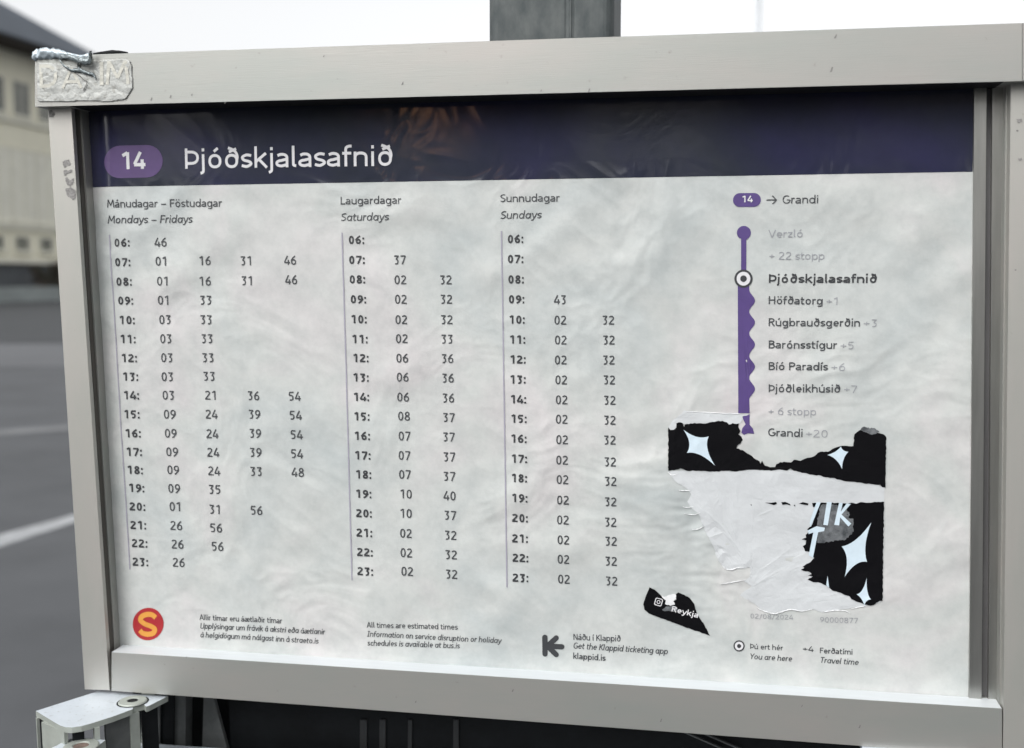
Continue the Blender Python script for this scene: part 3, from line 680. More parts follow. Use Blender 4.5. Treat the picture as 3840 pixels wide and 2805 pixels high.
for s_, t_, y, xa, xb, xc in (('Höfðatorg', '+1', 1141.5, 3084, 3099, 3146), ('Rúgbrauðsgerðin', '+3', 1224, 3224, 3239, 3290), ('Barónsstígur', '+5', 1307.5, 3137, 3150, 3202), ('Bíó Paradís', '+6', 1388.5, 3103, 3119, 3169), ('Þjóðleikhúsið', '+7', 1471.5, 3150, 3163, 3214)):
    line(s_, (2882, y - 1), (xa, y + .8), 30, 'ink', .155)
    line(t_, (xa + 15, y + 1), (xc, y + 2), 28, 'inkg', .11)
line('+ 6 stopp', (2882, 1555), (3059, 1557), 28, 'inkg', .115)
line('Grandi', (2881, 1635), (3009, 1638), 30, 'ink', .15)
line('+20', (3022, 1638), (3103, 1640), 28, 'inkg', .11)
# footer
n_ = 'footer_note'
line('Allir tímar eru áætlaðir tímar', (751, 2324), (1059, 2337), 21, 'ink', .13, False, n_)
line('Upplýsingar um frávik á akstri eða áætlanir', (752, 2356), (1219, 2378), 21, 'ink', .13, True, n_)
line('á helgidögum má nálgast inn á straeto.is', (753, 2389), (1194, 2413), 21, 'ink', .13, True, n_)
line('All times are estimated times', (1378, 2353), (1716, 2361), 21, 'ink', .13, False, n_)
line('Information on service disruption or holiday', (1378, 2386), (1878, 2412), 21, 'ink', .13, True, n_)
line('schedules is available at bus.is', (1379, 2420), (1723, 2431), 21, 'ink', .13, True, n_)
line('Náðu í Klappið', (2151, 2399), (2327, 2405), 23, 'ink', .13, False, n_)
line('Get the Klappid ticketing app', (2150, 2431), (2502, 2453), 23, 'ink', .13, True, n_)
line('klappid.is', (2150.5, 2470), (2270, 2477.5), 23, 'ink', .16, False, n_)
line('02/08/2024', (2814, 2318), (2974, 2323), 18, 'inkg', .12, False, n_)
line('90000877', (3075, 2332), (3217, 2337), 20, 'inkg', .12, False, n_)
line('Þú ert hér', (2813, 2432), (2935, 2438), 20, 'ink', .13, False, n_)
line('You are here', (2812, 2470), (2968, 2479), 21, 'ink', .13, True, n_)
line('+4', (3011, 2441), (3050, 2443), 20, 'ink', .15, False, n_)
line('Ferðatími', (3074, 2448), (3196, 2454), 21, 'ink', .14, False, n_)
line('Travel time', (3075, 2484), (3217, 2493), 22, 'ink', .13, True, n_)
target(2771.4, 2421, 21)
# K arrow mark
def capsule(x0, y0, x1, y1, r, n=8):
    a = math.atan2(y1 - y0, x1 - x0); p = []
    for i in range(n + 1): t = a + math.pi / 2 + math.pi * i / n; p.append((x0 + r * math.cos(t), y0 + r * math.sin(t)))
    for i in range(n + 1): t = a - math.pi / 2 + math.pi * i / n; p.append((x1 + r * math.cos(t), y1 + r * math.sin(t)))
    return p
km = flatpoly('app_mark', capsule(2043.5, 2389, 2044, 2452, 10), M['inkb'], ps)
for k, (a, b, c_, d_) in enumerate(((2053, 2422.5, 2086, 2392), (2053, 2422.5, 2086, 2454), (2060, 2423, 2107, 2424.5))): flatpoly('arrow_stroke', capsule(a, b, c_, d_, 10), M['inkb'], km, lift=LIFT + .00001 * (k + 2))
lg = flatpoly('round_logo', px_circle(557, 2339, 58, 61, rot=.25), M['red'], ps)
v_, f_ = [], []
rib_px(catmull([(586, 2315), (572, 2304), (552, 2303), (534, 2311), (530, 2326), (546, 2338), (568, 2347), (582, 2357), (577, 2372), (558, 2377), (538, 2373), (527, 2362)], 6), 18, LIFT * 1.8); flush('logo_letter', M['yellow'], lg)

# ================================================================== torn stickers
Z4 = lambda L: [(2450 + x / 2.356, 1500 + y / 2.356) for x, y in L]
Z3 = lambda L: [(2880 + x / 2.356, 2105 + y / 2.356) for x, y in L]
Z2 = lambda L: [(1920 + x / 2.356, 2105 + y / 2.356) for x, y in L]
TH = .00012
st = onsign('torn_sticker', 'large square black sticker with pale stars mostly ripped off the timetable', 'sticker')
res = Z4([(133, 628), (150, 668), (205, 725), (300, 785), (335, 830), (300, 900), (345, 960), (400, 1000), (420, 1070), (455, 1150), (490, 1210), (530, 1290), (555, 1380), (600, 1450), (660, 1500), (760, 1490), (855, 1478), (850, 1560), (800, 1600), (870, 1640)]) + \
      [(2792, 2215), (2775, 2232), (2795, 2244), (2831, 2264), (2853, 2286), (2898, 2299), (2924, 2295), (2964, 2284), (3004, 2291), (3046, 2283), (3078, 2294), (3143, 2287), (3245, 2272), (3300, 2258), (3310, 2248)] + \
      Z4([(2025, 1700), (2040, 897), (2044, 768), (2020, 764), (1960, 740), (1800, 720), (1640, 695), (1480, 660), (1280, 625), (1100, 606), (880, 608), (560, 622), (300, 620)])
rs = flatpoly('paper_backing', jag(res, 1.6, 9, 2), M['residue'], st, lift=.00022, thick=.00005)
top_res = Z4([(270, 92), (420, 104), (620, 112), (760, 118), (850, 130), (790, 160), (770, 205), (752, 212), (670, 222), (560, 192), (400, 210), (270, 214), (230, 200), (150, 235), (133, 240), (180, 170), (250, 120)])
flatpoly('paper_backing', jag(top_res, 1.2, 9, 4), M['residue'], st, lift=.00020, thick=.00005)
up = Z4([(133, 240), (150, 264), (178, 262), (205, 240), (200, 208), (225, 195), (262, 205), (272, 238), (280, 215), (330, 205), (400, 203), (460, 208), (500, 195), (560, 185), (610, 182), (650, 195), (668, 215), (700, 202), (735, 210), (755, 205), (750, 235), (768, 268), (752, 300), (775, 318), (790, 350), (770, 380), (742, 398), (735, 425), (790, 440), (830, 470), (870, 492), (900, 520), (938, 540), (945, 565), (960, 535), (975, 565), (990, 580), (1030, 592), (1075, 590), (1085, 565), (1120, 545), (1170, 545), (1215, 548), (1240, 525), (1300, 535), (1340, 515), (1385, 505), (1425, 490), (1450, 465), (1490, 452), (1540, 455), (1580, 430), (1640, 408), (1690, 402), (1765, 405), (1775, 300), (1800, 280), (1830, 262), (1880, 280), (1930, 305), (1975, 285), (2030, 300), (2055, 325), (2050, 770), (2020, 768), (2000, 745), (1960, 745), (1900, 735), (1860, 735), (1800, 725), (1740, 718), (1700, 715), (1640, 700), (1580, 685), (1520, 680), (1480, 665), (1400, 655), (1330, 640), (1280, 630), (1240, 620), (1210, 600), (1180, 620), (1100, 610), (1040, 622), (960, 615), (880, 612), (800, 618), (740, 628), (640, 622), (560, 628), (480, 628), (400, 622), (300, 625), (270, 610), (240, 600), (200, 612), (133, 625)])
b_up = flatpoly('black_strip', jag(up, 1.6, 7, 8), M['sticker'], st, lift=.00048, thick=TH)
lo_ = Z4([(1478, 905), (1560, 905), (1700, 912), (1750, 905), (1790, 915), (1830, 900), (1870, 905), (2038, 897)]) + Z3([(1010, 345), (985, 345), (960, 360), (935, 380), (905, 388), (850, 378), (820, 362), (790, 355), (760, 340), (735, 330), (720, 305), (660, 285), (620, 270), (560, 250), (545, 235), (520, 215), (495, 205), (470, 190), (440, 182), (400, 182), (350, 160), (380, 142), (395, 130), (355, 120), (385, 110), (370, 92), (330, 85), (290, 70), (320, 55), (305, 45), (340, 20), (375, 5)]) + \
      Z4([(1400, 1415), (1420, 1395), (1400, 1375), (1385, 1342), (1340, 1335), (1320, 1290), (1345, 1275), (1350, 1240), (1310, 1230), (1350, 1215), (1345, 1190), (1370, 1160), (1360, 1140), (1395, 1110), (1410, 1085), (1425, 1030), (1450, 960), (1460, 925)])
b_lo = flatpoly('black_fragment', jag(lo_, 1.6, 7, 9), M['sticker'], st, lift=.00056, thick=TH)
for i, L in enumerate(([(985, 903), (1040, 905), (1085, 898), (1092, 915), (1065, 925), (1020, 912)], [(1130, 900), (1165, 898), (1205, 915), (1212, 930), (1180, 918), (1140, 922)], [(1285, 912), (1320, 900), (1368, 912), (1366, 928), (1330, 922)], [(1402, 908), (1440, 906), (1428, 940), (1410, 945)], [(855, 922), (868, 920), (868, 932)], [(1240, 925), (1252, 922), (1250, 940)])):
    flatpoly('black_fleck', Z4(L), M['sticker'], st, lift=.00060)
def star(tips, ctr, parent, lift, k=.62):
    p = []; n = len(tips)
    for i in range(n):
        a, b = tips[i], tips[(i + 1) % n]; m_ = ((a[0] + b[0]) / 2, (a[1] + b[1]) / 2); c_ = (m_[0] + (ctr[0] - m_[0]) * k, m_[1] + (ctr[1] - m_[1]) * k)
        for j in range(9):
            t = j / 9; p.append(((1-t)**2*a[0] + 2*t*(1-t)*c_[0] + t*t*b[0], (1-t)**2*a[1] + 2*t*(1-t)*c_[1] + t*t*b[1]))
    return flatpoly('star', p, M['starpale'], parent, lift=lift)
star(Z4([(268, 262), (490, 318), (545, 578), (297, 465)]), Z4([(395, 395)])[0], b_up, .00048 + TH + .00022)
star(Z4([(1655, 408), (1722, 455), (1665, 605), (1536, 482)]), Z4([(1645, 470)])[0], b_up, .00048 + TH + .00022, .5)
star(Z4([(1925, 1080), (1887, 1428), (1690, 1560), (1663, 1292)]), Z4([(1790, 1335)])[0], b_lo, .00056 + TH + .00022, .55)
star([(3249.5, 2166), (3265, 2246), (3240, 2270), (3212, 2227)], (3241, 2240), b_lo, .00056 + TH + .00022, .6)
flatpoly('star', [(3103, 2158), (3106, 2180), (3109, 2202), (3100, 2196), (3098, 2190)], M['starpale'], b_lo, lift=.00056 + TH + .00022)
flatpoly('torn_grey_film', jag(Z4([(1480, 930), (1500, 915), (1600, 925), (1690, 940), (1760, 1040), (1770, 1160), (1700, 1230), (1560, 1250), (1450, 1260), (1440, 1120), (1460, 1000)]), 3, 6, 21), M['greyed'], b_lo, lift=.00056 + TH + .00014)
LL = .00056 + TH + .00026
for nm, poly in (('letter', [(1532, 900), (1576, 900), (1540, 1105), (1500, 1100)]), ('letter', [(1390, 1120), (1478, 902), (1440, 902), (1380, 1080)]),
                 ('letter', [(1640, 905), (1672, 908), (1655, 985), (1705, 912), (1745, 915), (1662, 1010), (1748, 1090), (1722, 1115), (1650, 1035), (1640, 1105), (1597, 1100)]),
                 ('letter', [(1362, 1150), (1440, 1112), (1470, 1118), (1515, 1125), (1508, 1155), (1455, 1165), (1410, 1392), (1372, 1370), (1412, 1168), (1372, 1182)])):
    flatpoly(nm, Z4(poly), M['starpale'], b_lo, lift=LL)
flatpoly('white_scuff', jag(Z4([(135, 240), (175, 205), (205, 208), (203, 236), (178, 262), (150, 262)]), 2, 6, 5), M['residue'], b_up, lift=.00048 + TH + .00022)
flatpoly('white_scuff', jag(Z4([(1828, 262), (1850, 235), (1900, 240), (1960, 250), (1995, 280), (1930, 305), (1880, 285)]), 3, 5, 6), M['greyed'], b_up, lift=.00048 + TH + .00022)
# lifted, curled paper edges
def curl(pxs, rpx, parent, name='curled_edge', m='curl', lift=.0003):
    pts = catmull(pxs, 6); s = (S(pxs[0][0] + 1, pxs[0][1], D) - S(pxs[0][0], pxs[0][1], D)).length; bm = bmesh.new(); P = []; Rr = []; n = len(pts)
    for i, (x, y) in enumerate(pts):
        p = drape(S(x, y, D), lift); P.append(p); Rr.append(s * rpx * .62 * (.25 + .75 * math.sin(math.pi * (i + .5) / n)) * (1 + .35 * math.sin(i * 1.7)))
    tube(bm, P, Rr, 7); return link(name, bm_mesh(name, bm, smooth=True), M[m], parent)
curl([(2838, 2276), (2853, 2286), (2898, 2300), (2924, 2296), (2964, 2285), (3004, 2291), (3046, 2284)], 3.6, st)
curl([(3080, 2296), (3110, 2291), (3143, 2288), (3170, 2290), (3188, 2300)], 3.0, st)
curl([(3190, 2284), (3220, 2276), (3250, 2272)], 2.2, st)
curl([(2703, 2113), (2720, 2132), (2745, 2136), (2765, 2128), (2790, 2126)], 3.2, st)
curl([(2700, 2190), (2735, 2185), (2770, 2178), (2800, 2172)], 2.4, st)
curl([(2573, 1545), (2620, 1545), (2680, 1548), (2740, 1551), (2806, 1552)], 2.4, st)
curl([(2545, 1838), (2565, 1840), (2590, 1838)], 2.8, st); curl([(2560, 1900), (2580, 1903), (2600, 1899)], 2.2, st)
curl([(2565, 1925), (2600, 1930), (2625, 1922)], 2.2, st); curl([(2595, 1985), (2620, 1983), (2640, 1972)], 2.4, st)
curl([(2504, 1770), (2520, 1782), (2540, 1776)], 2.6, st)
# small remnant below
s2 = onsign('torn_sticker', 'small pointed black sticker remnant with white writing below the larger one', 'sticker')
sm = Z2([(1215, 228), (1260, 250), (1300, 285), (1320, 305), (1350, 312), (1378, 303), (1380, 325), (1360, 345), (1352, 372), (1400, 385), (1440, 380), (1420, 352), (1450, 340), (1445, 292), (1470, 275), (1520, 295), (1570, 325), (1610, 375), (1618, 415), (1640, 470), (1665, 510), (1700, 560), (1730, 620), (1750, 655), (1600, 605), (1450, 550), (1300, 495), (1210, 460), (1170, 425), (1160, 380), (1175, 330)])
b_s = flatpoly('black_film', jag(sm, .9, 8, 12), M['sticker'], s2, lift=.00035, thick=TH)
L2 = .00035 + TH + .00014
flatpoly('paper_scrap', jag(Z2([(1320, 300), (1345, 312), (1378, 300), (1420, 288), (1448, 292), (1452, 335), (1425, 352), (1440, 380), (1400, 392), (1352, 375), (1360, 345), (1340, 330)]), 2, 6, 3), M['curl'], s2, lift=.00035, thick=TH * 2)
flatpoly('paper_scrap', jag(Z2([(1325, 425), (1360, 398), (1410, 392), (1450, 400), (1470, 425), (1450, 448), (1400, 440), (1350, 440)]), 2, 5, 4), M['greyed'], s2, lift=L2)
lettering('sticker_writing', 'Reykja', Z2([(1408, 440)])[0], Z2([(1640, 498)])[0], 21, M['white'], b_s, .17, lift=L2 + .00003)
v_, f_ = [], []
cc = Z2([(1295, 358)])[0]
def rsq(cx_, cy_, a, r, rot, n=5):
    p = []
    for k, (sx_, sy_) in enumerate(((1, 1), (-1, 1), (-1, -1), (1, -1))):
        for i in range(n + 1):
            t = math.radians(90 * k + 90 * i / n); p.append(((a - r) * sx_ + r * math.cos(t), (a - r) * sy_ + r * math.sin(t)))
    c_, s_ = math.cos(rot), math.sin(rot); p = [(cx_ + x * c_ - y * s_, cy_ + x * s_ + y * c_) for x, y in p]; return p + [p[0]]
rib_px(rsq(cc[0], cc[1], 13, 5, .27), 3.2, L2); cpt = px_circle(cc[0], cc[1], 5.8, n=16); rib_px(cpt + [cpt[0]], 2.6, L2); flush('camera_icon', M['white'], b_s)

# ================================================================== crumpled wrapper on the top left corner
wr = onsign('crumpled_wrapper', 'crumpled silver sweet wrapper stuck on the top left corner of the frame', 'wrapper')
def film(name, px, w0, amp, m, parent, step=5.0):
    xs = [p[0] for p in px]; ys_ = [p[1] for p in px]; x0, x1, y0, y1 = min(xs), max(xs), min(ys_), max(ys_)
    def inside(x, y):
        c = False; n = len(px); j = n - 1
        for i in range(n):
            if ((px[i][1] > y) != (px[j][1] > y)) and (x < (px[j][0]-px[i][0])*(y-px[i][1])/(px[j][1]-px[i][1]) + px[i][0]): c = not c
            j = i
        return c
    nx, ny = int((x1-x0)/step)+1, int((y1-y0)/step)+1; pts = []; faces = []
    for j in range(ny+1):
        for i in range(nx+1):
            x, y = x0+(x1-x0)*i/nx, y0+(y1-y0)*j/ny
            h = abs(noise.noise(Vector((x*.022, y*.026, 4)))) * 1.6 + .3*abs(noise.noise(Vector((x*.07, y*.08, 9)))) + .12 * abs(noise.noise(Vector((x*.2, y*.2, 2))))
            pts.append(S(x, y, w0) + Vector((0, 0, amp*h)))
    for j in range(ny):
        for i in range(nx):
            if inside(x0+(x1-x0)*(i+.5)/nx, y0+(y1-y0)*(j+.5)/ny):
                a = j*(nx+1)+i; faces.append((a, a+nx+1, a+nx+2, a+1))
    o = link(name, mesh_pf(name, pts, faces, True), m, parent)
    bmx = bmesh.new(); bmx.from_mesh(o.data)
    bmesh.ops.delete(bmx, geom=[v for v in bmx.verts if not v.link_faces], context='VERTS'); bmx.to_mesh(o.data); bmx.free()
    sol = o.modifiers.new('thickness', 'SOLIDIFY'); sol.thickness = .00025; sol.offset = -1
    return o
WF = WT + .0006
film('foil', [(141, 236), (225, 238), (262, 246), (300, 250), (345, 244), (352, 228), (400, 224), (470, 221), (486, 228), (494, 250), (497, 330), (484, 352), (470, 372), (420, 380), (330, 379), (145, 381), (139, 365)], WF, .00035, M['wrapper'], wr, 3)
lettering('faded_letter', 'D', (150, 330), (216, 328), 88, M['wrapink'], wr, .15, lift=.00038, w=WF, flat=True)
lettering('faded_letter', 'A', (238, 332), (304, 330), 76, M['wrapink'], wr, .15, lift=.00038, w=WF, flat=True)
lettering('faded_letter', 'I', (376, 320), (388, 320), 88, M['wrapink'], wr, .18, lift=.00038, w=WF, flat=True)
lettering('faded_letter', 'M', (401, 318), (484, 316), 88, M['wrapink'], wr, .15, lift=.00038, w=WF, flat=True)
# rolled film along the top edge
def lump(name, path, rad, m, parent, amp=.5, n=18, flat_=.6):
    P = catmull(path, 8); bm = bmesh.new(); rings = []; N_ = len(P)
    for i, (x, y, ww) in enumerate(P):
        c = S(x, y, ww); t = i / (N_ - 1); r = rad(t)
        rings.append([bm.verts.new(c + Vector((0, math.cos(2*math.pi*k/n), math.sin(2*math.pi*k/n)*flat_)) * r * (1 + amp * noise.noise(Vector((i*.35, math.cos(2*math.pi*k/n)*1.6, math.sin(2*math.pi*k/n)*1.6))))) for k in range(n)])
    for A, B_ in zip(rings, rings[1:]):
        for k in range(n): bm.faces.new((A[k], A[(k+1) % n], B_[(k+1) % n], B_[k]))
    bm.faces.new(rings[0][::-1]); bm.faces.new(rings[-1])
    return link(name, bm_mesh(name, bm, smooth=True), m, parent)
M['filml'] = mat('pale blue film', (.40, .46, .50), .3, .4, var=.3, nscale=60, bump=.5, bscale=100, bdist=.002)
lump('rolled_film', [(124, 212, WF), (150, 203, WF), (190, 199, WF), (230, 204, WF + .001), (270, 209, WF + .002), (305, 214, WF + .003), (335, 214, WF + .003)], lambda t: .0028 + .0012 * math.sin(t * 6), M['filml'], wr, .55)
lump('rolled_film', [(222, 214, WF + .001), (250, 211, WF + .003), (285, 221, WF + .004), (318, 230, WF + .005), (336, 222, WF + .005), (341, 206, WF + .004)], lambda t: .0016 + .0018 * t, M['wrapdark'], wr, .4)
lump('torn_crease', [(222, 222, WF + .001), (240, 246, WF + .001), (268, 262, WF + .001), (300, 262, WF + .001)], lambda t: .0006 + .0010 * t, M['wrapdark'], wr, .9, 10)
lump('torn_crease', [(292, 240, WF + .001), (300, 262, WF + .001), (330, 274, WF + .001), (350, 280, WF + .001), (360, 296, WF + .001)], lambda t: .0019 - .0011 * t, M['wrapdark'], wr, .9, 10)
lump('torn_crease', [(288, 275, WF + .001), (310, 295, WF + .001), (326, 308, WF + .001), (312, 338, WF + .001)], lambda t: .0005, M['grime'], wr, .5, 8)
lump('black_smear', [(350, 203, WT - .003), (400, 199, WT - .003), (440, 197, WT - .003), (480, 199.5, WT - .003)], lambda t: .0007 + .0012 * math.sin(math.pi * t), M['black'], wr, .2, 10)

# ================================================================== hinge brackets under the frame
VB = -.2425
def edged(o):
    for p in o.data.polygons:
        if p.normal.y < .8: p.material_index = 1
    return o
def bracket(mirror_u=None):
    b = onsign('hinge_bracket', 'cast aluminium hinge bracket under the ' + ('lower left corner of the frame' if mirror_u is None else 'right end of the bottom rail'), 'bracket', 'hinge brackets under the frame')
    def mu(p): return p if mirror_u is None else Vector((mirror_u - p.x, p.y, p.z))
    def plate(name, outline, v0, v1, m):
        bm = bmesh.new(); a = [bm.verts.new(mu(Vector((p.x, v0, p.z)))) for p in outline]; c = [bm.verts.new(mu(Vector((p.x, v1, p.z)))) for p in outline]
        bm.faces.new(a); bm.faces.new(c[::-1]); n = len(a)
        for i in range(n): bm.faces.new((a[i], c[i], c[(i+1) % n], a[(i+1) % n]))
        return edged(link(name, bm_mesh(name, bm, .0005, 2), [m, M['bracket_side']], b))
    h = lambda x, y: SH(x, y, VB)
    pl = [h(364, 2593), h(134.5, 2666), h(200, 2706), h(227, 2721), h(245, 2727), h(270, 2728), h(305, 2723), h(339, 2714), h(420, 2688), h(496, 2660), h(500, 2655), h(497, 2652), h(540, 2642), h(548, 2650), h(560, 2646), h(630, 2610)]
    plate('top_plate', pl, VB, VB - .0042, M['bracket'])
    # screw with a recessed socket
    c_ = h(498, 2632); bm = bmesh.new(); n = 32; R_ = .0108
    prof = [(R_, -.002), (R_, .0005), (R_ - .0008, .0013), (.0046, .0015), (.0041, .0012), (.0039, .0002), (.0, .0002)]
    rings = [[bm.verts.new(mu(Vector((c_.x + r_*math.cos(2*math.pi*k/n), VB + y_, c_.z + r_*math.sin(2*math.pi*k/n))))) for k in range(n)] for r_, y_ in prof[:-1]]
    for A, B_ in zip(rings, rings[1:]):
        for k in range(n): bm.faces.new((A[k], A[(k+1) % n], B_[(k+1) % n], B_[k]))
    bm.faces.new(rings[-1]); link('screw', bm_mesh('screw', bm, smooth=False), M['bracket_side'], b)
    bm = bmesh.new(); vs = [bm.verts.new(mu(Vector((c_.x + .0039*math.cos(2*math.pi*k/n), VB + .0011, c_.z + .0039*math.sin(2*math.pi*k/n))))) for k in range(n)]; bm.faces.new(vs)
    link('screw_socket', bm_mesh('screw_socket', bm), M['black'], b)
    bm = bmesh.new(); ra = [bm.verts.new(mu(Vector((c_.x + .0119*math.cos(2*math.pi*k/n), VB + .0002, c_.z + .0119*math.sin(2*math.pi*k/n))))) for k in range(n)]; bm.faces.new(ra)
    link('washer_gap', bm_mesh('washer_gap', bm), M['black'], b)
    # hinge knuckle walls under the plate
    p1, p2, p3 = h(138, 2668), h(160, 2681), h(235, 2718)
    def wall(name, a, c, t, m, v0=VB - .0042, v1=VB - .06):
        d = (c - a); d.y = 0; nrm = Vector((d.z, 0, -d.x)).normalized() * t
        bm = bmesh.new(); P = [a, c, c + nrm, a + nrm]
        u_ = [bm.verts.new(mu(Vector((p.x, v0, p.z)))) for p in P]; l_ = [bm.verts.new(mu(Vector((p.x, v1, p.z)))) for p in P]
        bm.faces.new(u_); bm.faces.new(l_[::-1])
        for i in range(4): bm.faces.new((u_[i], l_[i], l_[(i+1) % 4], u_[(i+1) % 4]))
        return link(name, bm_mesh(name, bm, .0004, 1), m, b)
    sft = lambda p, du=0, dw=0: Vector((p.x + du, p.y, p.z + dw))
    wall('side_wall', sft(p1, .0012), sft(h(141, 2671), .0012), -.002, M['bracket_side'])
    wall('slot', sft(p1, .003, -.002), sft(h(165, 2684), .000, -.002), -.002, M['black'])
    wall('side_wall', sft(h(163, 2684), .0005, -.001), sft(h(250, 2722), 0, -.001), -.003, M['bracket_side'])
    wall('slot', sft(h(255, 2722), 0, -.005), sft(h(300, 2716), 0, -.005), -.003, M['black'])
    wall('side_wall', sft(h(336, 2708), 0, -.004), sft(h(355, 2704), 0, -.004), -.006, M['bracket_side'])
    wall('web', sft(h(355, 2700), 0, -.012), sft(h(450, 2676), 0, -.012), -.004, M['greysteel'])
    wall('side_wall', sft(h(455, 2672), 0, -.008), sft(h(490, 2660), 0, -.008), -.004, M['bracket_side'])
    wall('slot', sft(h(496, 2658), 0, -.012), sft(h(556, 2645), 0, -.012), -.003, M['black'])
    return b
br0 = bracket()
ru = S(3228, 2797, -.005).x + br0.children[0].bound_box[0][0] * 0
sb = onsign('hinge_bracket', 'small sliver of a hinge plate under the right end of the bottom rail', 'bracket', 'hinge brackets under the frame')
box('top_plate', S(3232, 2800, .0).x, S(3232, 2800, 0).x + .07, S(3232, 2799, 0).y - .005, S(3232, 2799, 0).y, -.03, .004, M['bracket'], sb, .0006)
# lower eyelet bracket and lower panel
lb = onsign('hinge_bracket', 'second hinge bracket just below the corner bracket, cut by the photo edge', 'bracket')
V2 = -.2560
h2 = lambda x, y: SH(x, y, V2)
def plate2(name, outline, v0, v1, m, parent):
    bm = bmesh.new(); a = [bm.verts.new((p.x, v0, p.z)) for p in outline]; c = [bm.verts.new((p.x, v1, p.z)) for p in outline]
    bm.faces.new(a); bm.faces.new(c[::-1]); n = len(a)
    for i in range(n): bm.faces.new((a[i], c[i], c[(i+1) % n], a[(i+1) % n]))
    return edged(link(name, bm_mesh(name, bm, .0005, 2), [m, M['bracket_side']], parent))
cen = h2(304, 2800)
out_ = [h2(196, 2803), h2(215, 2795), h2(240, 2780), h2(268, 2770), h2(310, 2767), h2(350, 2770), h2(396, 2775), h2(360, 2803), h2(330, 2850), h2(250, 2880), h2(150, 2850)]
plate2('top_plate', out_, V2, V2 - .006, M['bracket'], lb)
bm = bmesh.new(); n = 32
rings = [[bm.verts.new((cen.x + r_*math.cos(2*math.pi*k/n), V2 + y_, cen.z + r_*math.sin(2*math.pi*k/n))) for k in range(n)] for r_, y_ in ((.0125, -.002), (.0125, .0006), (.0117, .0012), (.0062, .0014), (.0056, .0009), (.0054, .0002))]
for A, B_ in zip(rings, rings[1:]):
    for k in range(n): bm.faces.new((A[k], A[(k+1) % n], B_[(k+1) % n], B_[k]))
link('screw', bm_mesh('screw', bm), M['bracket_side'], lb)
M['rust'] = mat('rusty brown recess', (.12, .085, .07), .9, var=.4, nscale=300)
bm = bmesh.new(); bm.faces.new([bm.verts.new((cen.x + .0054*math.cos(2*math.pi*k/n), V2 + .0007, cen.z + .0054*math.sin(2*math.pi*k/n))) for k in range(n)]); link('screw_socket', bm_mesh('screw_socket', bm), M['rust'], lb)

lp = onsign('lower_panel', 'dark lower information panel with white top edge hung below the timetable frame', 'panel')
V3 = -.300
a3, c3 = SH(455, 2781, V3), SH(700, 2800, V3)
plate2('top_edge', [SH(455, 2781, V3), SH(425, 2810, V3), SH(400, 2840, V3), Vector((.345, V3, .012)), Vector((.345, V3, c3.z))], V3, V3 - .04, M['bracket'], lp)
# dark box behind the gap
bl = S(640, 2650, -.05).x
box('dark_panel', S(858, 2640, -.06).x, .36, -1.2, -.20, -.075, -.060, M['black'], lp, .001)
box('dark_panel', S(575, 2700, -.075).x, S(870, 2700, -.075).x, -1.2, -.20, -.085, -.077, M['black'], lp)
for (xa, xb, w_, m) in ((497, 530, -.046, 'black'), (531, 577, -.046, 'bracket_side'), (577, 600, -.048, 'greysteel'), (600, 652, -.050, 'black'), (652, 697, -.052, 'greysteel')):
    prism('upright_strip', [S(xa, 2560, w_), S(xa - 2, 2840, w_), S(xb - 2, 2840, w_), S(xb, 2560, w_)], w_ - .012, M[m], lp, .0004, 1)
prism('diagonal_strut', [S(764, 2600, -.054), S(757, 2845, -.054), S(862, 2845, -.054), S(796, 2600, -.054)], -.058, M['greysteel'], lp, .0004, 1)
for (x0_, x1_) in ((1350, 1376), (1423, 1446), (1530, 1545), (1700, 1720)):
    M_ = M['black']; prism('upright_strip', [S(x0_, 2700, -.0585), S(x0_ - 1, 2850, -.0585), S(x1_ - 1, 2850, -.0585), S(x1_, 2700, -.0585)], -.0598, mat('dark grey rib', (.007, .008, .009), .6, 0, var=.2, nscale=60), lp, .0003, 1)
for k, dx in enumerate((0, 62)): prism('cable', [S(2540 + dx, 2738, -.056), S(2710 + dx, 2812, -.056), S(2722 + dx, 2812, -.056), S(2552 + dx, 2738, -.056)], -.0585, M['greysteel'], lp, .0003, 1)

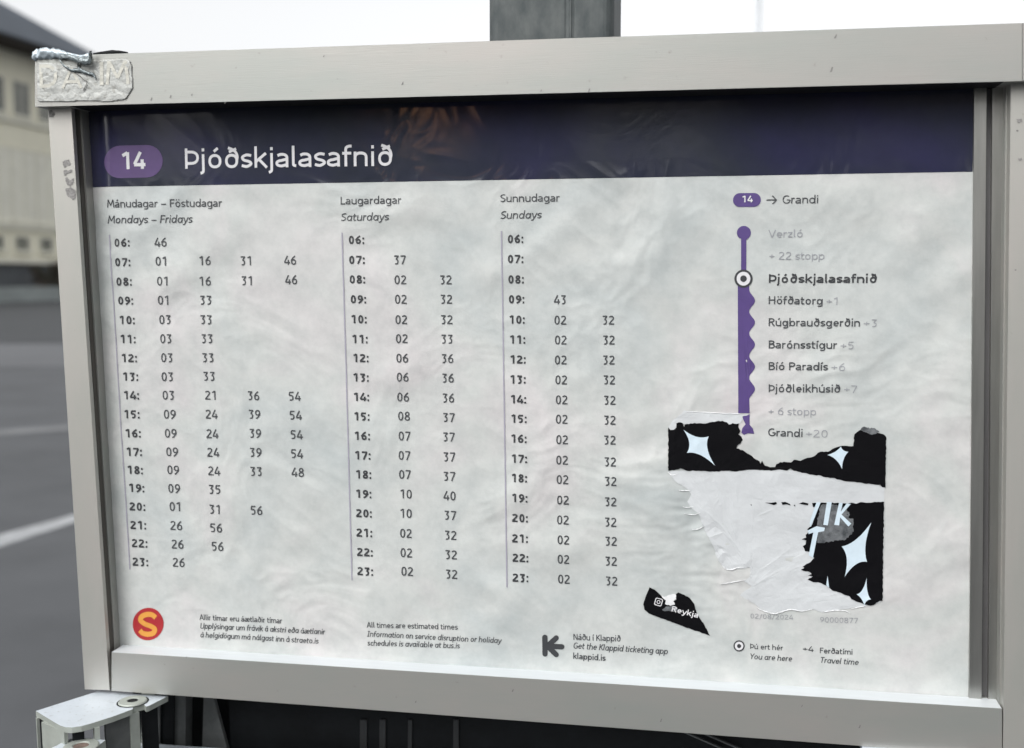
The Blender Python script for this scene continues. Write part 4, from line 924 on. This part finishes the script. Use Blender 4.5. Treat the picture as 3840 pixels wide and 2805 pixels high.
# ================================================================== behind the reader: what the glossy print reflects
def tree(x, y, hgt, seed, label, mats, n=5200, lean=0):
    t = tag(empty('autumn_tree', Matrix.Translation((x, y, 0))), label, 'tree', 'trees behind the reader')
    rnd = random.Random(seed); bm = bmesh.new(); tube(bm, [(0, 0, 0), (.1, 0, hgt * .3), (lean, .1, hgt * .62), (lean, 0, hgt * .9)], [.2, .15, .09, .03], 8)
    for k in range(9):
        a = k * 2.4; z = hgt * (.3 + .06 * k); L = hgt * rnd.uniform(.2, .32)
        tube(bm, [(0, 0, z), (L * .5 * math.cos(a), L * .5 * math.sin(a), z + L * .35), (L * math.cos(a), L * math.sin(a), z + L * .6)], [.07, .045, .015], 6)
    link('trunk', bm_mesh('trunk', bm), M['bark'], t)
    leaf_cloud('crown', (0, 0, hgt * .66), (hgt * .30, hgt * .30, hgt * .33), n, .13, mats, t, seed, 26)
tree(0.4, -17, 7.0, 11, 'brown autumn tree standing to the right behind the reader', [M['leafb'], M['leafb'], M['leafo']])
tree(-2.9, -17.5, 6.6, 12, 'broad tan autumn tree next to the brown one behind the reader', [M['leafb'], M['leafo'], M['leafb']])
tree(-7.4, -19, 7.2, 13, 'thin dull brown tree farther left behind the reader', [M['leafb'], M['bark']], 9000)
tree(-12.2, -19, 7.4, 14, 'dark brown tree with dense twigs left of the dull brown one', [M['bark'], M['leafd']], 9000)
tree(-17.0, -17.5, 7.6, 15, 'tall dark tree at the far left corner behind the reader', [M['bark'], M['leafd'], M['leafb']], 9000)
for az_, lab in ((-26.3, 'brighter'), (-27.9, 'dimmer')):
    a_ = math.radians(az_); r_ = 11.0; z_ = EYE.z + 12 * math.tan(math.radians(6.6))
    L_ = tag(empty('path_lamp', Matrix.Translation((r_ * math.sin(a_), -r_ * math.cos(a_), 0))), 'slim path lamp with a lit orange globe, the ' + lab + ' one of two behind the reader', 'lamp', 'path lamps behind the reader')
    bm = bmesh.new(); tube(bm, [(0, 0, 0), (0, 0, z_ - .05)], .03, 10); link('pole', bm_mesh('pole', bm, smooth=True), M['mast'], L_)
    bm = bmesh.new(); bmesh.ops.create_icosphere(bm, subdivisions=3, radius=.055, matrix=Matrix.Translation((0, 0, z_))); link('globe', bm_mesh('globe', bm, smooth=True), M['lamp'], L_)
hd = tag(empty('clipped_hedge', Matrix.Translation((-4, -13, 0))), 'long dark evergreen hedge across the road behind the reader', 'hedge')
leaf_cloud('foliage', (0, 0, 1.35), (13, .7, 1.15), 15000, .20, [M['leafd']], hd, 17, 130)
box('branches', -15, 15, -.5, .5, 0, 2.3, M['leafd'], hd)
